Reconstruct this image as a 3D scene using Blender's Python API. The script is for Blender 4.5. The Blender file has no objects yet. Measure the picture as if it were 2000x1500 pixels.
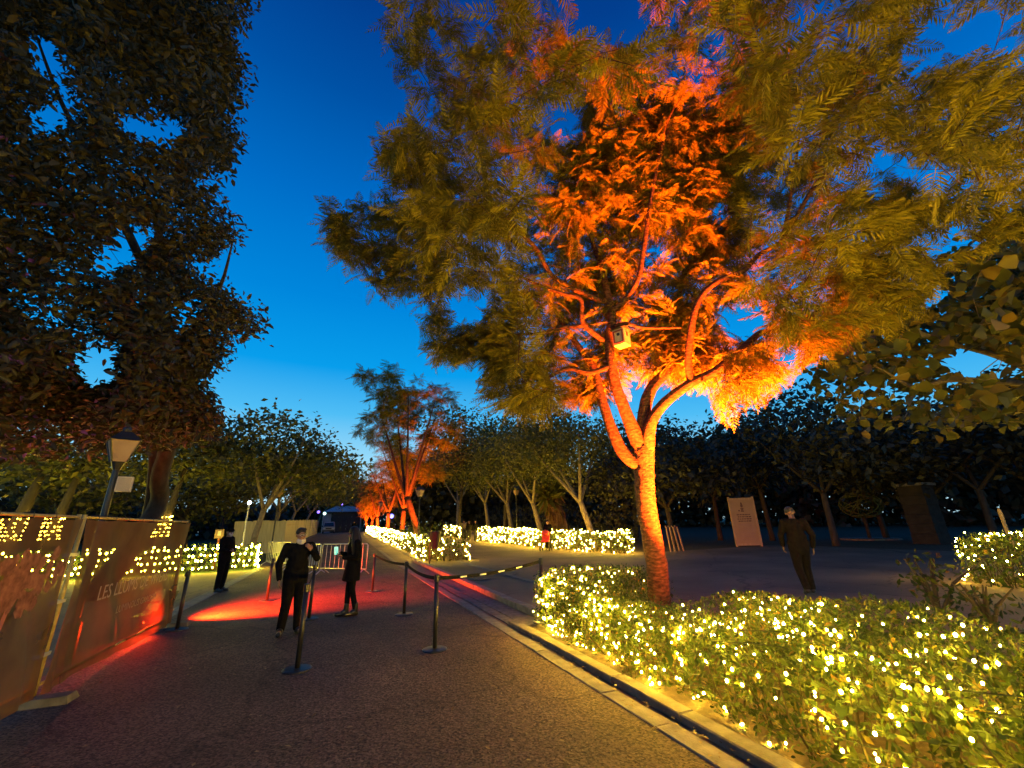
import bpy, math, random
import numpy as np
from mathutils import Matrix, Vector
SEED = 7
rng = np.random.default_rng(SEED); random.seed(SEED)
sc = bpy.context.scene
COL = sc.collection

# ------------------------------------------------------------------ camera, sky, exposure
F = 810.0                                   # focal length in photo pixels (2000 px wide)
PITCH, ROLL, YAW, EYE = math.radians(18.6), math.radians(1.6), math.radians(22.0), 1.62
fw = np.array([math.sin(YAW) * math.cos(PITCH), math.cos(YAW) * math.cos(PITCH), math.sin(PITCH)])
r0 = np.array([math.cos(YAW), -math.sin(YAW), 0.0]); u0 = np.cross(r0, fw)
CR = r0 * math.cos(ROLL) - u0 * math.sin(ROLL); CU = u0 * math.cos(ROLL) + r0 * math.sin(ROLL)
CP = np.array([0, 0, EYE])
cam = bpy.data.objects.new('camera', bpy.data.cameras.new('camera')); COL.objects.link(cam)
cam.matrix_world = Matrix(((CR[0], CU[0], -fw[0], 0), (CR[1], CU[1], -fw[1], 0), (CR[2], CU[2], -fw[2], EYE), (0, 0, 0, 1)))
cam.data.sensor_width = 36; cam.data.lens = F / 2000 * 36; cam.data.clip_end = 3000; cam.data.clip_start = 0.05
sc.camera = cam
sc.render.resolution_x, sc.render.resolution_y = 1024, 768
sc.view_settings.view_transform = 'Standard'; sc.view_settings.look = 'None'
sc.view_settings.exposure = 0.0; sc.view_settings.gamma = 1.0; sc.view_settings.use_curve_mapping = False
sc.cycles.use_denoising = True
sc.cycles.max_bounces = 6; sc.cycles.transparent_max_bounces = 12
sc.cycles.sample_clamp_indirect = 3.0; sc.cycles.caustics_reflective = False; sc.cycles.caustics_refractive = False

SKY = 1.0
L_NEAR, L_FAR, L_WRAP = 740.0, 300.0, 60.0     # radiance of the fairy lamps
P_MAIN, P_ROW = 30000.0, 12000.0              # watts of the amber floodlights

world = bpy.data.worlds.new('World'); sc.world = world; world.use_nodes = True
wn = world.node_tree; wn.nodes.clear()
def srgb(*c):
    c = [x / 255 for x in c]
    return tuple((x / 12.92 if x <= .04045 else ((x + .055) / 1.055) ** 2.4) for x in c)
def dusk_sky():
    N, L = wn.nodes, wn.links
    out = N.new('ShaderNodeOutputWorld'); bg = N.new('ShaderNodeBackground'); tc = N.new('ShaderNodeTexCoord')
    sx = N.new('ShaderNodeSeparateXYZ'); L.new(tc.outputs['Generated'], sx.inputs[0])
    asn = N.new('ShaderNodeMath'); asn.operation = 'ARCSINE'; L.new(sx.outputs['Z'], asn.inputs[0])
    # the afterglow lifts the band over the sunset point, down the avenue
    dt = N.new('ShaderNodeVectorMath'); dt.operation = 'DOT_PRODUCT'
    L.new(tc.outputs['Generated'], dt.inputs[0]); dt.inputs[1].default_value = (-0.12, 0.99, 0.0)
    g = N.new('ShaderNodeMath'); g.operation = 'MULTIPLY_ADD'; L.new(dt.outputs['Value'], g.inputs[0]); g.inputs[1].default_value = -0.06; g.inputs[2].default_value = 0.06
    ad = N.new('ShaderNodeMath'); ad.operation = 'ADD'; L.new(asn.outputs[0], ad.inputs[0]); L.new(g.outputs[0], ad.inputs[1])
    mr = N.new('ShaderNodeMapRange'); mr.inputs['From Min'].default_value = 0; mr.inputs['From Max'].default_value = math.pi / 2
    L.new(ad.outputs[0], mr.inputs['Value'])
    cr = N.new('ShaderNodeValToRGB'); L.new(mr.outputs[0], cr.inputs[0])
    stops = [(0, (205, 238, 246)), (7, (165, 225, 250)), (14, (80, 190, 246)), (20, (8, 158, 236)), (29, (0, 134, 220)), (41, (0, 108, 198)), (52, (0, 82, 166)), (61, (2, 62, 142)), (90, (4, 38, 98))]
    el = cr.color_ramp.elements
    while len(el) < len(stops): el.new(0.5)
    for e, (a, c) in zip(el, stops):
        e.position = a / 90; e.color = srgb(*c) + (1,)
    L.new(cr.outputs[0], bg.inputs['Color']); bg.inputs['Strength'].default_value = SKY
    L.new(bg.outputs[0], out.inputs[0])
dusk_sky()

# ------------------------------------------------------------------ projection helpers (photo pixel -> place on the ground)
def gz(y): return 0.018 * float(np.clip(y - 22.0, 0, 48))
def gzv(y): return 0.018 * np.clip(np.asarray(y) - 22.0, 0, 48)
def ray(px, py): return CR * (px - 1000) / F + CU * (750 - py) / F + fw
def G(px, py):
    d = ray(px, py); z = 0.0
    for _ in range(60):
        t = min((z - EYE) / d[2] if d[2] < -1e-4 else 120, 120); z = 0.7 * z + 0.3 * gz(t * d[1])
    return np.array([d[0] * t, d[1] * t, gz(t * d[1])])
def at(px, py, dep): return CP + ray(px, py) * dep
def proj(p):
    d = np.asarray(p, float) - CP; w = d @ fw
    ws = np.where(np.abs(w) < 1e-3, 1e-3, w)
    return 1000 + F * (d @ CR) / ws, 750 - F * (d @ CU) / ws, w
def inpoly(x, y, poly):
    x = np.asarray(x); y = np.asarray(y); r = np.zeros(x.shape, bool); n = len(poly)
    for i in range(n):
        (x1, y1), (x2, y2) = poly[i], poly[(i + 1) % n]
        if y1 == y2: continue
        c = ((y1 > y) != (y2 > y)) & (x < (x2 - x1) * (y - y1) / (y2 - y1) + x1)
        r ^= c
    return r

# ------------------------------------------------------------------ materials
MATS = {}
def nodes_of(name):
    m = bpy.data.materials.new(name); m.use_nodes = True
    return m, m.node_tree.nodes, m.node_tree.links, m.node_tree.nodes['Principled BSDF']
def mat(name, c1, c2=None, scale=8.0, rough=0.7, bump=0.0, metal=0.0, detail=4.0, stretch=None, spec=0.3, c3=None, bscale=None, coords='Object'):
    if name in MATS: return MATS[name]
    m, N, L, b = nodes_of(name)
    b.inputs['Roughness'].default_value = rough; b.inputs['Metallic'].default_value = metal; b.inputs['Specular IOR Level'].default_value = spec
    tc = N.new('ShaderNodeTexCoord'); mp = N.new('ShaderNodeMapping'); L.new(tc.outputs[coords], mp.inputs[0])
    if stretch: mp.inputs['Scale'].default_value = stretch
    nz = N.new('ShaderNodeTexNoise'); nz.inputs['Scale'].default_value = scale; nz.inputs['Detail'].default_value = detail; L.new(mp.outputs[0], nz.inputs['Vector'])
    cr = N.new('ShaderNodeValToRGB'); L.new(nz.outputs['Fac'], cr.inputs[0])
    c2 = c2 or tuple(x * .8 for x in c1)
    cr.color_ramp.elements[0].position = .34; cr.color_ramp.elements[1].position = .66
    cr.color_ramp.elements[0].color = c1 + (1,); cr.color_ramp.elements[1].color = c2 + (1,)
    if c3:
        e = cr.color_ramp.elements.new(.5); e.color = c3 + (1,)
    L.new(cr.outputs[0], b.inputs['Base Color'])
    if bump:
        bn = N.new('ShaderNodeTexNoise'); bn.inputs['Scale'].default_value = bscale or scale * 3; bn.inputs['Detail'].default_value = 5; L.new(mp.outputs[0], bn.inputs['Vector'])
        bp = N.new('ShaderNodeBump'); bp.inputs['Strength'].default_value = bump; bp.inputs['Distance'].default_value = .02
        L.new(bn.outputs['Fac'], bp.inputs['Height']); L.new(bp.outputs[0], b.inputs['Normal'])
    MATS[name] = m; return m
def asphalt(name, dark, light, cell=70.0, bump=.9, patch=.5, rough=.82):
    if name in MATS: return MATS[name]
    m, N, L, b = nodes_of(name); b.inputs['Roughness'].default_value = rough; b.inputs['Specular IOR Level'].default_value = .35
    tc = N.new('ShaderNodeTexCoord')
    v = N.new('ShaderNodeTexVoronoi'); v.inputs['Scale'].default_value = cell; L.new(tc.outputs['Object'], v.inputs['Vector'])
    big = N.new('ShaderNodeTexNoise'); big.inputs['Scale'].default_value = patch; big.inputs['Detail'].default_value = 6; L.new(tc.outputs['Object'], big.inputs['Vector'])
    sp = N.new('ShaderNodeSeparateColor'); L.new(v.outputs['Color'], sp.inputs[0])
    mx = N.new('ShaderNodeMix'); mx.data_type = 'RGBA'; L.new(sp.outputs[0], mx.inputs[0]); mx.inputs[6].default_value = dark + (1,); mx.inputs[7].default_value = light + (1,)
    cr = N.new('ShaderNodeValToRGB'); L.new(big.outputs['Fac'], cr.inputs[0])
    cr.color_ramp.elements[0].position = .3; cr.color_ramp.elements[0].color = (.5, .5, .5, 1); cr.color_ramp.elements[1].position = .7; cr.color_ramp.elements[1].color = (1.25, 1.2, 1.15, 1)
    m2 = N.new('ShaderNodeMix'); m2.data_type = 'RGBA'; m2.blend_type = 'MULTIPLY'; m2.inputs[0].default_value = 1
    L.new(mx.outputs[2], m2.inputs[6]); L.new(cr.outputs[0], m2.inputs[7]); L.new(m2.outputs[2], b.inputs['Base Color'])
    wv = N.new('ShaderNodeTexNoise'); wv.inputs['Scale'].default_value = 1.7; wv.inputs['Detail'].default_value = 4; L.new(tc.outputs['Object'], wv.inputs['Vector'])
    va = N.new('ShaderNodeVectorMath'); va.operation = 'MULTIPLY_ADD'; L.new(wv.outputs['Color'], va.inputs[0]); va.inputs[1].default_value = (.9, .9, 0); L.new(tc.outputs['Object'], va.inputs[2])
    ck = N.new('ShaderNodeTexVoronoi'); ck.feature = 'DISTANCE_TO_EDGE'; ck.inputs['Scale'].default_value = .33; L.new(va.outputs[0], ck.inputs['Vector'])
    lt = N.new('ShaderNodeMapRange'); lt.inputs['From Min'].default_value = .003; lt.inputs['From Max'].default_value = .012; lt.inputs['To Min'].default_value = .6; lt.inputs['To Max'].default_value = 1; L.new(ck.outputs['Distance'], lt.inputs['Value'])
    m3 = N.new('ShaderNodeMix'); m3.data_type = 'RGBA'; m3.blend_type = 'MULTIPLY'; m3.inputs[0].default_value = 1; L.new(m2.outputs[2], m3.inputs[6]); L.new(lt.outputs[0], m3.inputs[7]); L.new(m3.outputs[2], b.inputs['Base Color'])
    n2 = N.new('ShaderNodeTexNoise'); n2.inputs['Scale'].default_value = cell * .55; n2.inputs['Detail'].default_value = 6; L.new(tc.outputs['Object'], n2.inputs['Vector'])
    ad = N.new('ShaderNodeMath'); ad.operation = 'MULTIPLY_ADD'; L.new(sp.outputs[1], ad.inputs[0]); ad.inputs[1].default_value = .5; L.new(n2.outputs['Fac'], ad.inputs[2])
    bp = N.new('ShaderNodeBump'); bp.inputs['Strength'].default_value = bump; bp.inputs['Distance'].default_value = .012
    L.new(ad.outputs[0], bp.inputs['Height']); L.new(bp.outputs[0], b.inputs['Normal'])
    MATS[name] = m; return m
def leafmat(name, stops, trans=.35, rough=.5, spec=.35):
    """leaf colours vary from leaf to leaf; thin leaves let some light through"""
    if name in MATS: return MATS[name]
    m, N, L, b = nodes_of(name); b.inputs['Roughness'].default_value = rough; b.inputs['Specular IOR Level'].default_value = spec
    g = N.new('ShaderNodeNewGeometry'); oi = N.new('ShaderNodeObjectInfo')
    ad = N.new('ShaderNodeMath'); ad.operation = 'ADD'; L.new(g.outputs['Random Per Island'], ad.inputs[0]); L.new(oi.outputs['Random'], ad.inputs[1])
    fr = N.new('ShaderNodeMath'); fr.operation = 'FRACT'; L.new(ad.outputs[0], fr.inputs[0])
    cr = N.new('ShaderNodeValToRGB'); L.new(fr.outputs[0], cr.inputs[0]); el = cr.color_ramp.elements
    while len(el) < len(stops): el.new(.5)
    for e, (p, c) in zip(el, stops): e.position = p; e.color = c + (1,)
    L.new(cr.outputs[0], b.inputs['Base Color'])
    tr = N.new('ShaderNodeBsdfTranslucent'); L.new(cr.outputs[0], tr.inputs['Color'])
    mx = N.new('ShaderNodeMixShader'); mx.inputs[0].default_value = trans
    L.new(b.outputs[0], mx.inputs[1]); L.new(tr.outputs[0], mx.inputs[2]); L.new(mx.outputs[0], N['Material Output'].inputs[0])
    MATS[name] = m; return m
def glow(name, col, strength):
    if name in MATS: return MATS[name]
    m, N, L, b = nodes_of(name); b.inputs['Base Color'].default_value = (.8, .7, .5, 1)
    b.inputs['Emission Color'].default_value = col + (1,); b.inputs['Emission Strength'].default_value = strength
    m.cycles.emission_sampling = 'FRONT'
    MATS[name] = m; return m

M_PATH = asphalt('path asphalt', (.035, .022, .014), (.22, .142, .09), cell=58, bump=1.0)
M_PLAZA = asphalt('plaza asphalt', (.15, .1, .062), (.23, .155, .1), cell=110, bump=.4, patch=.35)
M_SOIL = mat('soil', (.05, .035, .022), (.12, .085, .05), scale=9, rough=.95, bump=.8, bscale=40)
M_GRASS = mat('lawn', (.018, .035, .01), (.04, .06, .016), scale=6, rough=.9, bump=.8, bscale=60)
M_SLAB = mat('pale kerb stone', (.17, .145, .11), (.27, .235, .18), scale=7, rough=.85, bump=.35, bscale=50)
M_SLAB2 = mat('worn kerb stone', (.11, .095, .075), (.2, .175, .14), scale=7, rough=.85, bump=.4, bscale=50)
M_BARK = mat('jacaranda bark', (.022, .01, .006), (.13, .06, .03), c3=(.075, .032, .015), scale=13, stretch=(1, 1, 2.6), rough=.85, bump=1.0, bscale=26, detail=8)
M_BARK2 = mat('grey bark', (.13, .1, .075), (.25, .2, .15), scale=7, stretch=(1, 1, .5), rough=.9, bump=.7, bscale=25)
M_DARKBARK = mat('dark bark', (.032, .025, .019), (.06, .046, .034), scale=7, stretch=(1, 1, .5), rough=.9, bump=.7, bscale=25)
M_FROND = leafmat('jacaranda frond', [(0, (.11, .098, .01)), (.5, (.18, .15, .014)), (1, (.25, .2, .02))], trans=.3, rough=.65, spec=.12)
M_HEDGE = leafmat('hedge leaf', [(0, (.015, .034, .006)), (.55, (.038, .062, .01)), (.9, (.085, .095, .016)), (1, (.15, .08, .02))], trans=.3, rough=.5, spec=.2)
M_OAK = leafmat('dark evergreen leaf', [(0, (.02, .021, .008)), (.6, (.042, .037, .012)), (1, (.08, .06, .018))], trans=.2)
M_BIGLEAF = leafmat('broad yellowing leaf', [(0, (.055, .065, .016)), (.55, (.1, .1, .02)), (1, (.24, .16, .03))], trans=.35)
M_AVENUE = leafmat('avenue tree leaf', [(0, (.05, .06, .014)), (.6, (.09, .095, .02)), (1, (.17, .14, .03))], trans=.3)
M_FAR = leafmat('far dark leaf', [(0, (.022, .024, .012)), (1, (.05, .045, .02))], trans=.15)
M_WOODCORE = mat('hedge twigs', (.02, .016, .008), (.045, .034, .016), scale=20, rough=.95)
M_BLACK = mat('black powder coat', (.012, .012, .013), (.018, .018, .018), scale=30, rough=.38, spec=.5)
M_BELT = mat('black webbing', (.008, .008, .009), (.012, .012, .012), scale=60, rough=.9, spec=.1)
M_DASH = mat('pale belt mark', (.7, .66, .5), (.75, .7, .55), scale=30, rough=.6)
M_STEEL = mat('galvanised steel', (.4, .4, .38), (.55, .54, .5), scale=14, rough=.42, metal=.6)
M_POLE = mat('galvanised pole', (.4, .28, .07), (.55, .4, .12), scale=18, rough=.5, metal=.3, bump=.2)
M_REED = mat('split cane screen', (.42, .36, .2), (.6, .52, .32), scale=3, stretch=(12, 12, .4), rough=.8, bump=.4)
M_WOOD = mat('bare timber', (.34, .22, .09), (.46, .31, .14), scale=4, stretch=(6, 6, .5), rough=.65, bump=.2)
M_PANEL = mat('printed board', (.34, .22, .09), (.38, .25, .11), scale=3, rough=.6)
M_INK = mat('brown print', (.07, .03, .02), (.09, .04, .03), scale=20, rough=.7)
M_CLOTH = mat('black cloth', (.005, .005, .0055), (.01, .0095, .0095), scale=18, rough=.95, bump=.3, spec=.05)
M_CLOTH2 = mat('charcoal cloth', (.02, .019, .018), (.032, .03, .028), scale=18, rough=.9, bump=.3)
M_OLIVE = mat('brown grey cloth', (.014, .012, .009), (.024, .02, .014), scale=18, rough=.95, bump=.3, spec=.05)
M_SKIN = mat('skin', (.26, .13, .08), (.33, .175, .115), scale=12, rough=.5)
M_HAIR = mat('dark hair', (.008, .006, .005), (.016, .012, .01), scale=40, stretch=(1, 1, .2), rough=.45, bump=.4)
M_GREYHAIR = mat('grey hair', (.05, .04, .033), (.1, .08, .065), scale=40, rough=.6)
M_MASK = mat('white face mask', (.5, .46, .42), (.58, .53, .48), scale=20, rough=.8)
M_SHOE = mat('black leather', (.01, .01, .01), (.015, .015, .015), scale=20, rough=.3, spec=.6)
M_LAMPGLASS = mat('opal lamp glass', (.26, .15, .13), (.32, .2, .17), scale=3, rough=.3)
M_RED = mat('red plastic', (.5, .04, .03), (.55, .06, .04), scale=9, rough=.4)
M_RUST = mat('red brown paint', (.22, .05, .03), (.28, .07, .04), scale=9, rough=.5)
M_CONC = mat('concrete foot', (.12, .1, .06), (.2, .17, .1), scale=9, rough=.9, bump=.4)
M_BOX = mat('birch plywood', (.5, .4, .2), (.6, .49, .26), scale=5, stretch=(8, 1, 1), rough=.6)
M_IRON = mat('cast iron', (.03, .03, .03), (.06, .055, .05), scale=40, rough=.6, bump=.5)
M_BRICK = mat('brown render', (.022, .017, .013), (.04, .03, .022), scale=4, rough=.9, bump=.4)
M_VANP = mat('grey van paint', (.3, .29, .33), (.36, .35, .4), scale=2, rough=.3, spec=.6)
M_GLASS = mat('dark glass', (.015, .016, .02), (.02, .022, .026), scale=2, rough=.08, spec=.8)
M_TYRE = mat('rubber', (.012, .012, .012), (.02, .02, .02), scale=20, rough=.85)
M_TENT = mat('dark tent fabric', (.025, .03, .03), (.04, .045, .045), scale=3, stretch=(4, 4, .4), rough=.8)
M_ROOF = mat('pale canopy', (.25, .26, .3), (.34, .35, .4), scale=3, rough=.7)
M_WIREGREEN = mat('green wire', (.07, .085, .02), (.11, .125, .03), scale=9, rough=.5)
M_STRING = mat('green cable', (.01, .02, .008), (.015, .03, .01), scale=30, rough=.6)
GOLD = (1.0, .60, .035)
B_NEAR = glow('fairy lamp near', GOLD, L_NEAR)
B_FAR = glow('fairy lamp far', (1.0, .64, .05), L_FAR)
B_LEFT = glow('fairy lamp left', (.95, .74, .05), L_FAR * .6)
B_WRAP = glow('fairy lamp trunk', (1.0, .6, .05), L_WRAP)

# ------------------------------------------------------------------ mesh helpers
class MB:
    def __init__(s): s.v = []; s.f = []; s.n = 0
    def add(s, verts, faces):
        verts = np.asarray(verts, float)
        s.v.append(verts); s.f.extend([[i + s.n for i in f] for f in faces]); s.n += len(verts); return s
    def box(s, c, d, rot=None):
        x, y, z = np.array(d) / 2
        v = np.array([(-x, -y, -z), (x, -y, -z), (x, y, -z), (-x, y, -z), (-x, -y, z), (x, -y, z), (x, y, z), (-x, y, z)])
        if rot is not None: v = v @ np.array(rot).T
        return s.add(v + np.array(c), [(0, 3, 2, 1), (4, 5, 6, 7), (0, 1, 5, 4), (1, 2, 6, 5), (2, 3, 7, 6), (3, 0, 4, 7)])
    def frustum(s, c, d0, d1, h):
        (a, b), (e, g) = np.array(d0) / 2, np.array(d1) / 2
        v = np.array([(-a, -b, 0), (a, -b, 0), (a, b, 0), (-a, b, 0), (-e, -g, h), (e, -g, h), (e, g, h), (-e, g, h)])
        return s.add(v + np.array(c), [(0, 3, 2, 1), (4, 5, 6, 7), (0, 1, 5, 4), (1, 2, 6, 5), (2, 3, 7, 6), (3, 0, 4, 7)])
    def tube(s, pts, rad, sides=8, jit=0.0, caps=True):
        p = np.asarray(pts, float); n = len(p); r = np.broadcast_to(np.asarray(rad, float), (n,))
        t = np.gradient(p, axis=0) if n > 2 else np.repeat([p[1] - p[0]], 2, 0)
        t = t / np.maximum(np.linalg.norm(t, axis=1, keepdims=True), 1e-9)
        ref = np.array([0, 0, 1.0]) if abs(t[0][2]) < .9 else np.array([1.0, 0, 0])
        a = np.cross(ref, t[0]); a /= np.linalg.norm(a); V = []
        ang = np.linspace(0, 2 * math.pi, sides, endpoint=False)
        for i in range(n):
            a = a - t[i] * (a @ t[i]); a /= max(np.linalg.norm(a), 1e-9); b = np.cross(t[i], a)
            rr = r[i] * (1 + (rng.uniform(-jit, jit, sides) if jit else 0))
            V.append(p[i] + np.outer(np.cos(ang) * rr, a) + np.outer(np.sin(ang) * rr, b))
        Fc = [(i * sides + j, i * sides + (j + 1) % sides, (i + 1) * sides + (j + 1) % sides, (i + 1) * sides + j) for i in range(n - 1) for j in range(sides)]
        if caps: Fc += [tuple(range(sides))[::-1], tuple(range((n - 1) * sides, n * sides))]
        return s.add(np.vstack(V), Fc)
    def ball(s, c, r, seg=8, rings=5):
        r = np.broadcast_to(np.asarray(r, float), (3,)); V = [(0, 0, -1)]
        for i in range(1, rings):
            a = -math.pi / 2 + math.pi * i / rings
            V += [(math.cos(a) * math.cos(2 * math.pi * j / seg), math.cos(a) * math.sin(2 * math.pi * j / seg), math.sin(a)) for j in range(seg)]
        V.append((0, 0, 1)); m = len(V) - 1
        Fc = [(0, 1 + (j + 1) % seg, 1 + j) for j in range(seg)]
        for i in range(rings - 2):
            Fc += [(1 + i * seg + j, 1 + i * seg + (j + 1) % seg, 1 + (i + 1) * seg + (j + 1) % seg, 1 + (i + 1) * seg + j) for j in range(seg)]
        Fc += [(m, 1 + (rings - 2) * seg + j, 1 + (rings - 2) * seg + (j + 1) % seg) for j in range(seg)]
        return s.add(np.array(V) * r + np.array(c), Fc)
    def capsule(s, p1, r1, p2, r2, sides=14):
        p1 = np.array(p1, float); p2 = np.array(p2, float); d = p2 - p1; l = np.linalg.norm(d); d = d / max(l, 1e-6)
        pts, rad = [], []
        for a in (math.radians(x) for x in (-84, -55, -25)): pts.append(p1 + d * r1 * math.sin(a)); rad.append(r1 * math.cos(a))
        pts.append(p1); rad.append(r1); pts.append(p2); rad.append(r2)
        for a in (math.radians(x) for x in (25, 55, 84)): pts.append(p2 + d * r2 * math.sin(a)); rad.append(r2 * math.cos(a))
        return s.tube(pts, rad, sides)
    def mesh(s, name, m=None, smooth=False):
        me = bpy.data.meshes.new(name); me.from_pydata(np.vstack(s.v).tolist(), [], s.f)
        if smooth: me.polygons.foreach_set('use_smooth', [True] * len(me.polygons))
        if m: me.materials.append(m)
        me.update(); return me
def fastmesh(name, V, tris, m, smooth=False):
    me = bpy.data.meshes.new(name); nv, nt = len(V), len(tris)
    me.vertices.add(nv); me.vertices.foreach_set('co', np.ascontiguousarray(V, dtype=np.float32).ravel())
    me.loops.add(nt * 3); me.loops.foreach_set('vertex_index', np.ascontiguousarray(tris, dtype=np.int32).ravel())
    me.polygons.add(nt); me.polygons.foreach_set('loop_start', np.arange(0, nt * 3, 3, dtype=np.int32))
    if smooth: me.polygons.foreach_set('use_smooth', np.ones(nt, bool))
    me.materials.append(m); me.update(calc_edges=True); return me
def wloc(o):
    v = Vector((0, 0, 0))
    while o is not None: v = v + o.location; o = o.parent
    return v
def obj(name, me, parent=None, local=False, loc=None):
    o = bpy.data.objects.new(name, me); COL.objects.link(o)
    if loc is not None: o.location = loc
    if parent is not None:
        o.parent = parent
        if not local: o.location = o.location - wloc(parent)
    return o
def tag(o, label=None, cat=None, group=None, kind=None):
    for k, v in (('label', label), ('category', cat), ('group', group), ('kind', kind)):
        if v: o[k] = v
    return o
def empty(name, loc, label, cat, group=None, rz=0.0):
    o = bpy.data.objects.new(name, None); COL.objects.link(o); o.location = [float(x) for x in loc]; o.rotation_euler.z = rz; o.empty_display_size = .2
    return tag(o, label, cat, group)
def copy_tree(src, loc, rz=None, label=None, parent=None):
    c = src.copy(); COL.objects.link(c)
    if parent is not None: c.parent = parent
    else:
        c.location = [float(x) for x in loc]
        if rz is not None: c.rotation_euler.z = rz
        if label: c['label'] = label
    for ch in list(src.children): copy_tree(ch, None, parent=c)
    return c
def unit(v): return v / np.maximum(np.linalg.norm(v, axis=-1, keepdims=True), 1e-9)
def frames(d, nrm):
    """rotation matrices whose x axis is d and whose z axis leans to nrm"""
    x = unit(d); z = nrm - x * np.sum(nrm * x, -1, keepdims=True); z = unit(z + 1e-6); y = np.cross(z, x)
    return np.stack([x, y, z], -1)
def rand_dirs(n): return unit(rng.normal(size=(n, 3)))
def scatter_mesh(name, protos, pos, R, s, m):
    """one mesh holding every copy of the little prototype shapes"""
    kinds = rng.integers(0, len(protos), len(pos)); Vs, Ts, off = [], [], 0
    for k, (pv, pt) in enumerate(protos):
        i = np.nonzero(kinds == k)[0]
        if not len(i): continue
        V = np.einsum('nij,kj->nki', R[i], pv) * s[i][:, None, None] + pos[i][:, None, :]
        T = pt[None] + (np.arange(len(i)) * len(pv))[:, None, None] + off
        Vs.append(V.reshape(-1, 3)); Ts.append(T.reshape(-1, 3)); off += len(i) * len(pv)
    return fastmesh(name, np.vstack(Vs), np.vstack(Ts), m)
def foliage(parent, piece, mass, protos, pos, R, s, m, nobj=0):
    """the pieces that show largest become objects of their own, the rest one part"""
    idx = np.zeros(len(pos), bool)
    if nobj:
        x, y, w = proj(pos); vis = (w > .3) & (x > 0) & (x < 2000) & (y > 0) & (y < 1500)
        sc_ = np.where(vis, s / np.maximum(w, .3), -1); order = np.argsort(-sc_)[:nobj]; idx[order[sc_[order] > 0]] = True
        mes = [fastmesh(piece, pv, pt, m) for pv, pt in protos]; base = wloc(parent)
        for j, i in enumerate(np.nonzero(idx)[0]):
            o = bpy.data.objects.new(piece, mes[j % len(mes)]); COL.objects.link(o); o.parent = parent
            M = Matrix(R[i].tolist()).to_4x4() @ Matrix.Scale(float(s[i]), 4); M.translation = Vector(pos[i].tolist()) - base
            o.matrix_basis = M
    r = ~idx
    if r.any(): tag(obj(mass, scatter_mesh(mass, protos, pos[r], R[r], s[r], m), parent), kind='stuff')
# little shapes -------------------------------------------------------
def leaf_shape(w=.42, fold=.12, curl=.1):
    v = np.array([(0, 0, 0), (.35, -w / 2, fold), (.75, -w * .36, fold * .6 - curl * .4), (1, 0, -curl), (.75, w * .36, fold * .6 - curl * .4), (.35, w / 2, fold), (.5, 0, 0)])
    return v, np.array([(0, 1, 6), (1, 2, 6), (2, 3, 6), (3, 4, 6), (4, 5, 6), (5, 0, 6)])
def leaf_lite(w=.45):
    return np.array([(0, 0, 0), (.45, -w / 2, .06), (1, 0, -.05), (.45, w / 2, .06)]), np.array([(0, 1, 2), (0, 2, 3)])
def frond_shape(pairs=13, droop=.28, seed=0, wide=.24):
    r = np.random.default_rng(seed); V, T = [], []
    def pt(t): return np.array([t * (1 - .06 * t), .05 * math.sin(seed + t * 2.2), .10 * t - droop * t * t])
    n = 5
    for i in range(n + 1):
        p = pt(i / n); h = .008 * (1 - .6 * i / n); V += [p + (0, h, 0), p - (0, h, 0)]
    for i in range(n): a = 2 * i; T += [(a, a + 1, a + 3), (a, a + 3, a + 2)]
    for i in range(pairs):
        t = .12 + .88 * (i + .5) / pairs; p = pt(t); L = wide * (math.sin(math.pi * min(1, .18 + .86 * t)) ** .75 + .1)
        for sd in (-1, 1):
            a = math.radians(62 - 25 * t + r.uniform(-8, 8)); tip = p + np.array([math.cos(a) * L, sd * math.sin(a) * L, -.35 * L * r.uniform(.3, 1.2)])
            mid = (p + tip) / 2; w = .025 * (1.1 - .3 * t); k = len(V)
            V += [p, mid + (w, 0, .012), tip, mid - (w, 0, -.012)]; T += [(k, k + 1, k + 2), (k, k + 2, k + 3)]
    return np.array(V), np.array(T)
FRONDS = [frond_shape(14, .24, 1), frond_shape(13, .36, 2, .23), frond_shape(14, .15, 3, .25), frond_shape(12, .5, 4, .21)]
FROND_LITE = [frond_shape(8, .3, 5, .24), frond_shape(7, .4, 6, .22)]
LEAVES = [leaf_shape(.42), leaf_shape(.5, .06, .2), leaf_shape(.36, .16, -.05)]
ROUNDLEAF = [leaf_shape(.85, .12, .2), leaf_shape(.95, .05, .3), leaf_shape(.75, .18, .1)]
LITE = [leaf_lite(.45), leaf_lite(.6)]
CLUMP = [leaf_lite(.8), leaf_lite(.6)]

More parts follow.
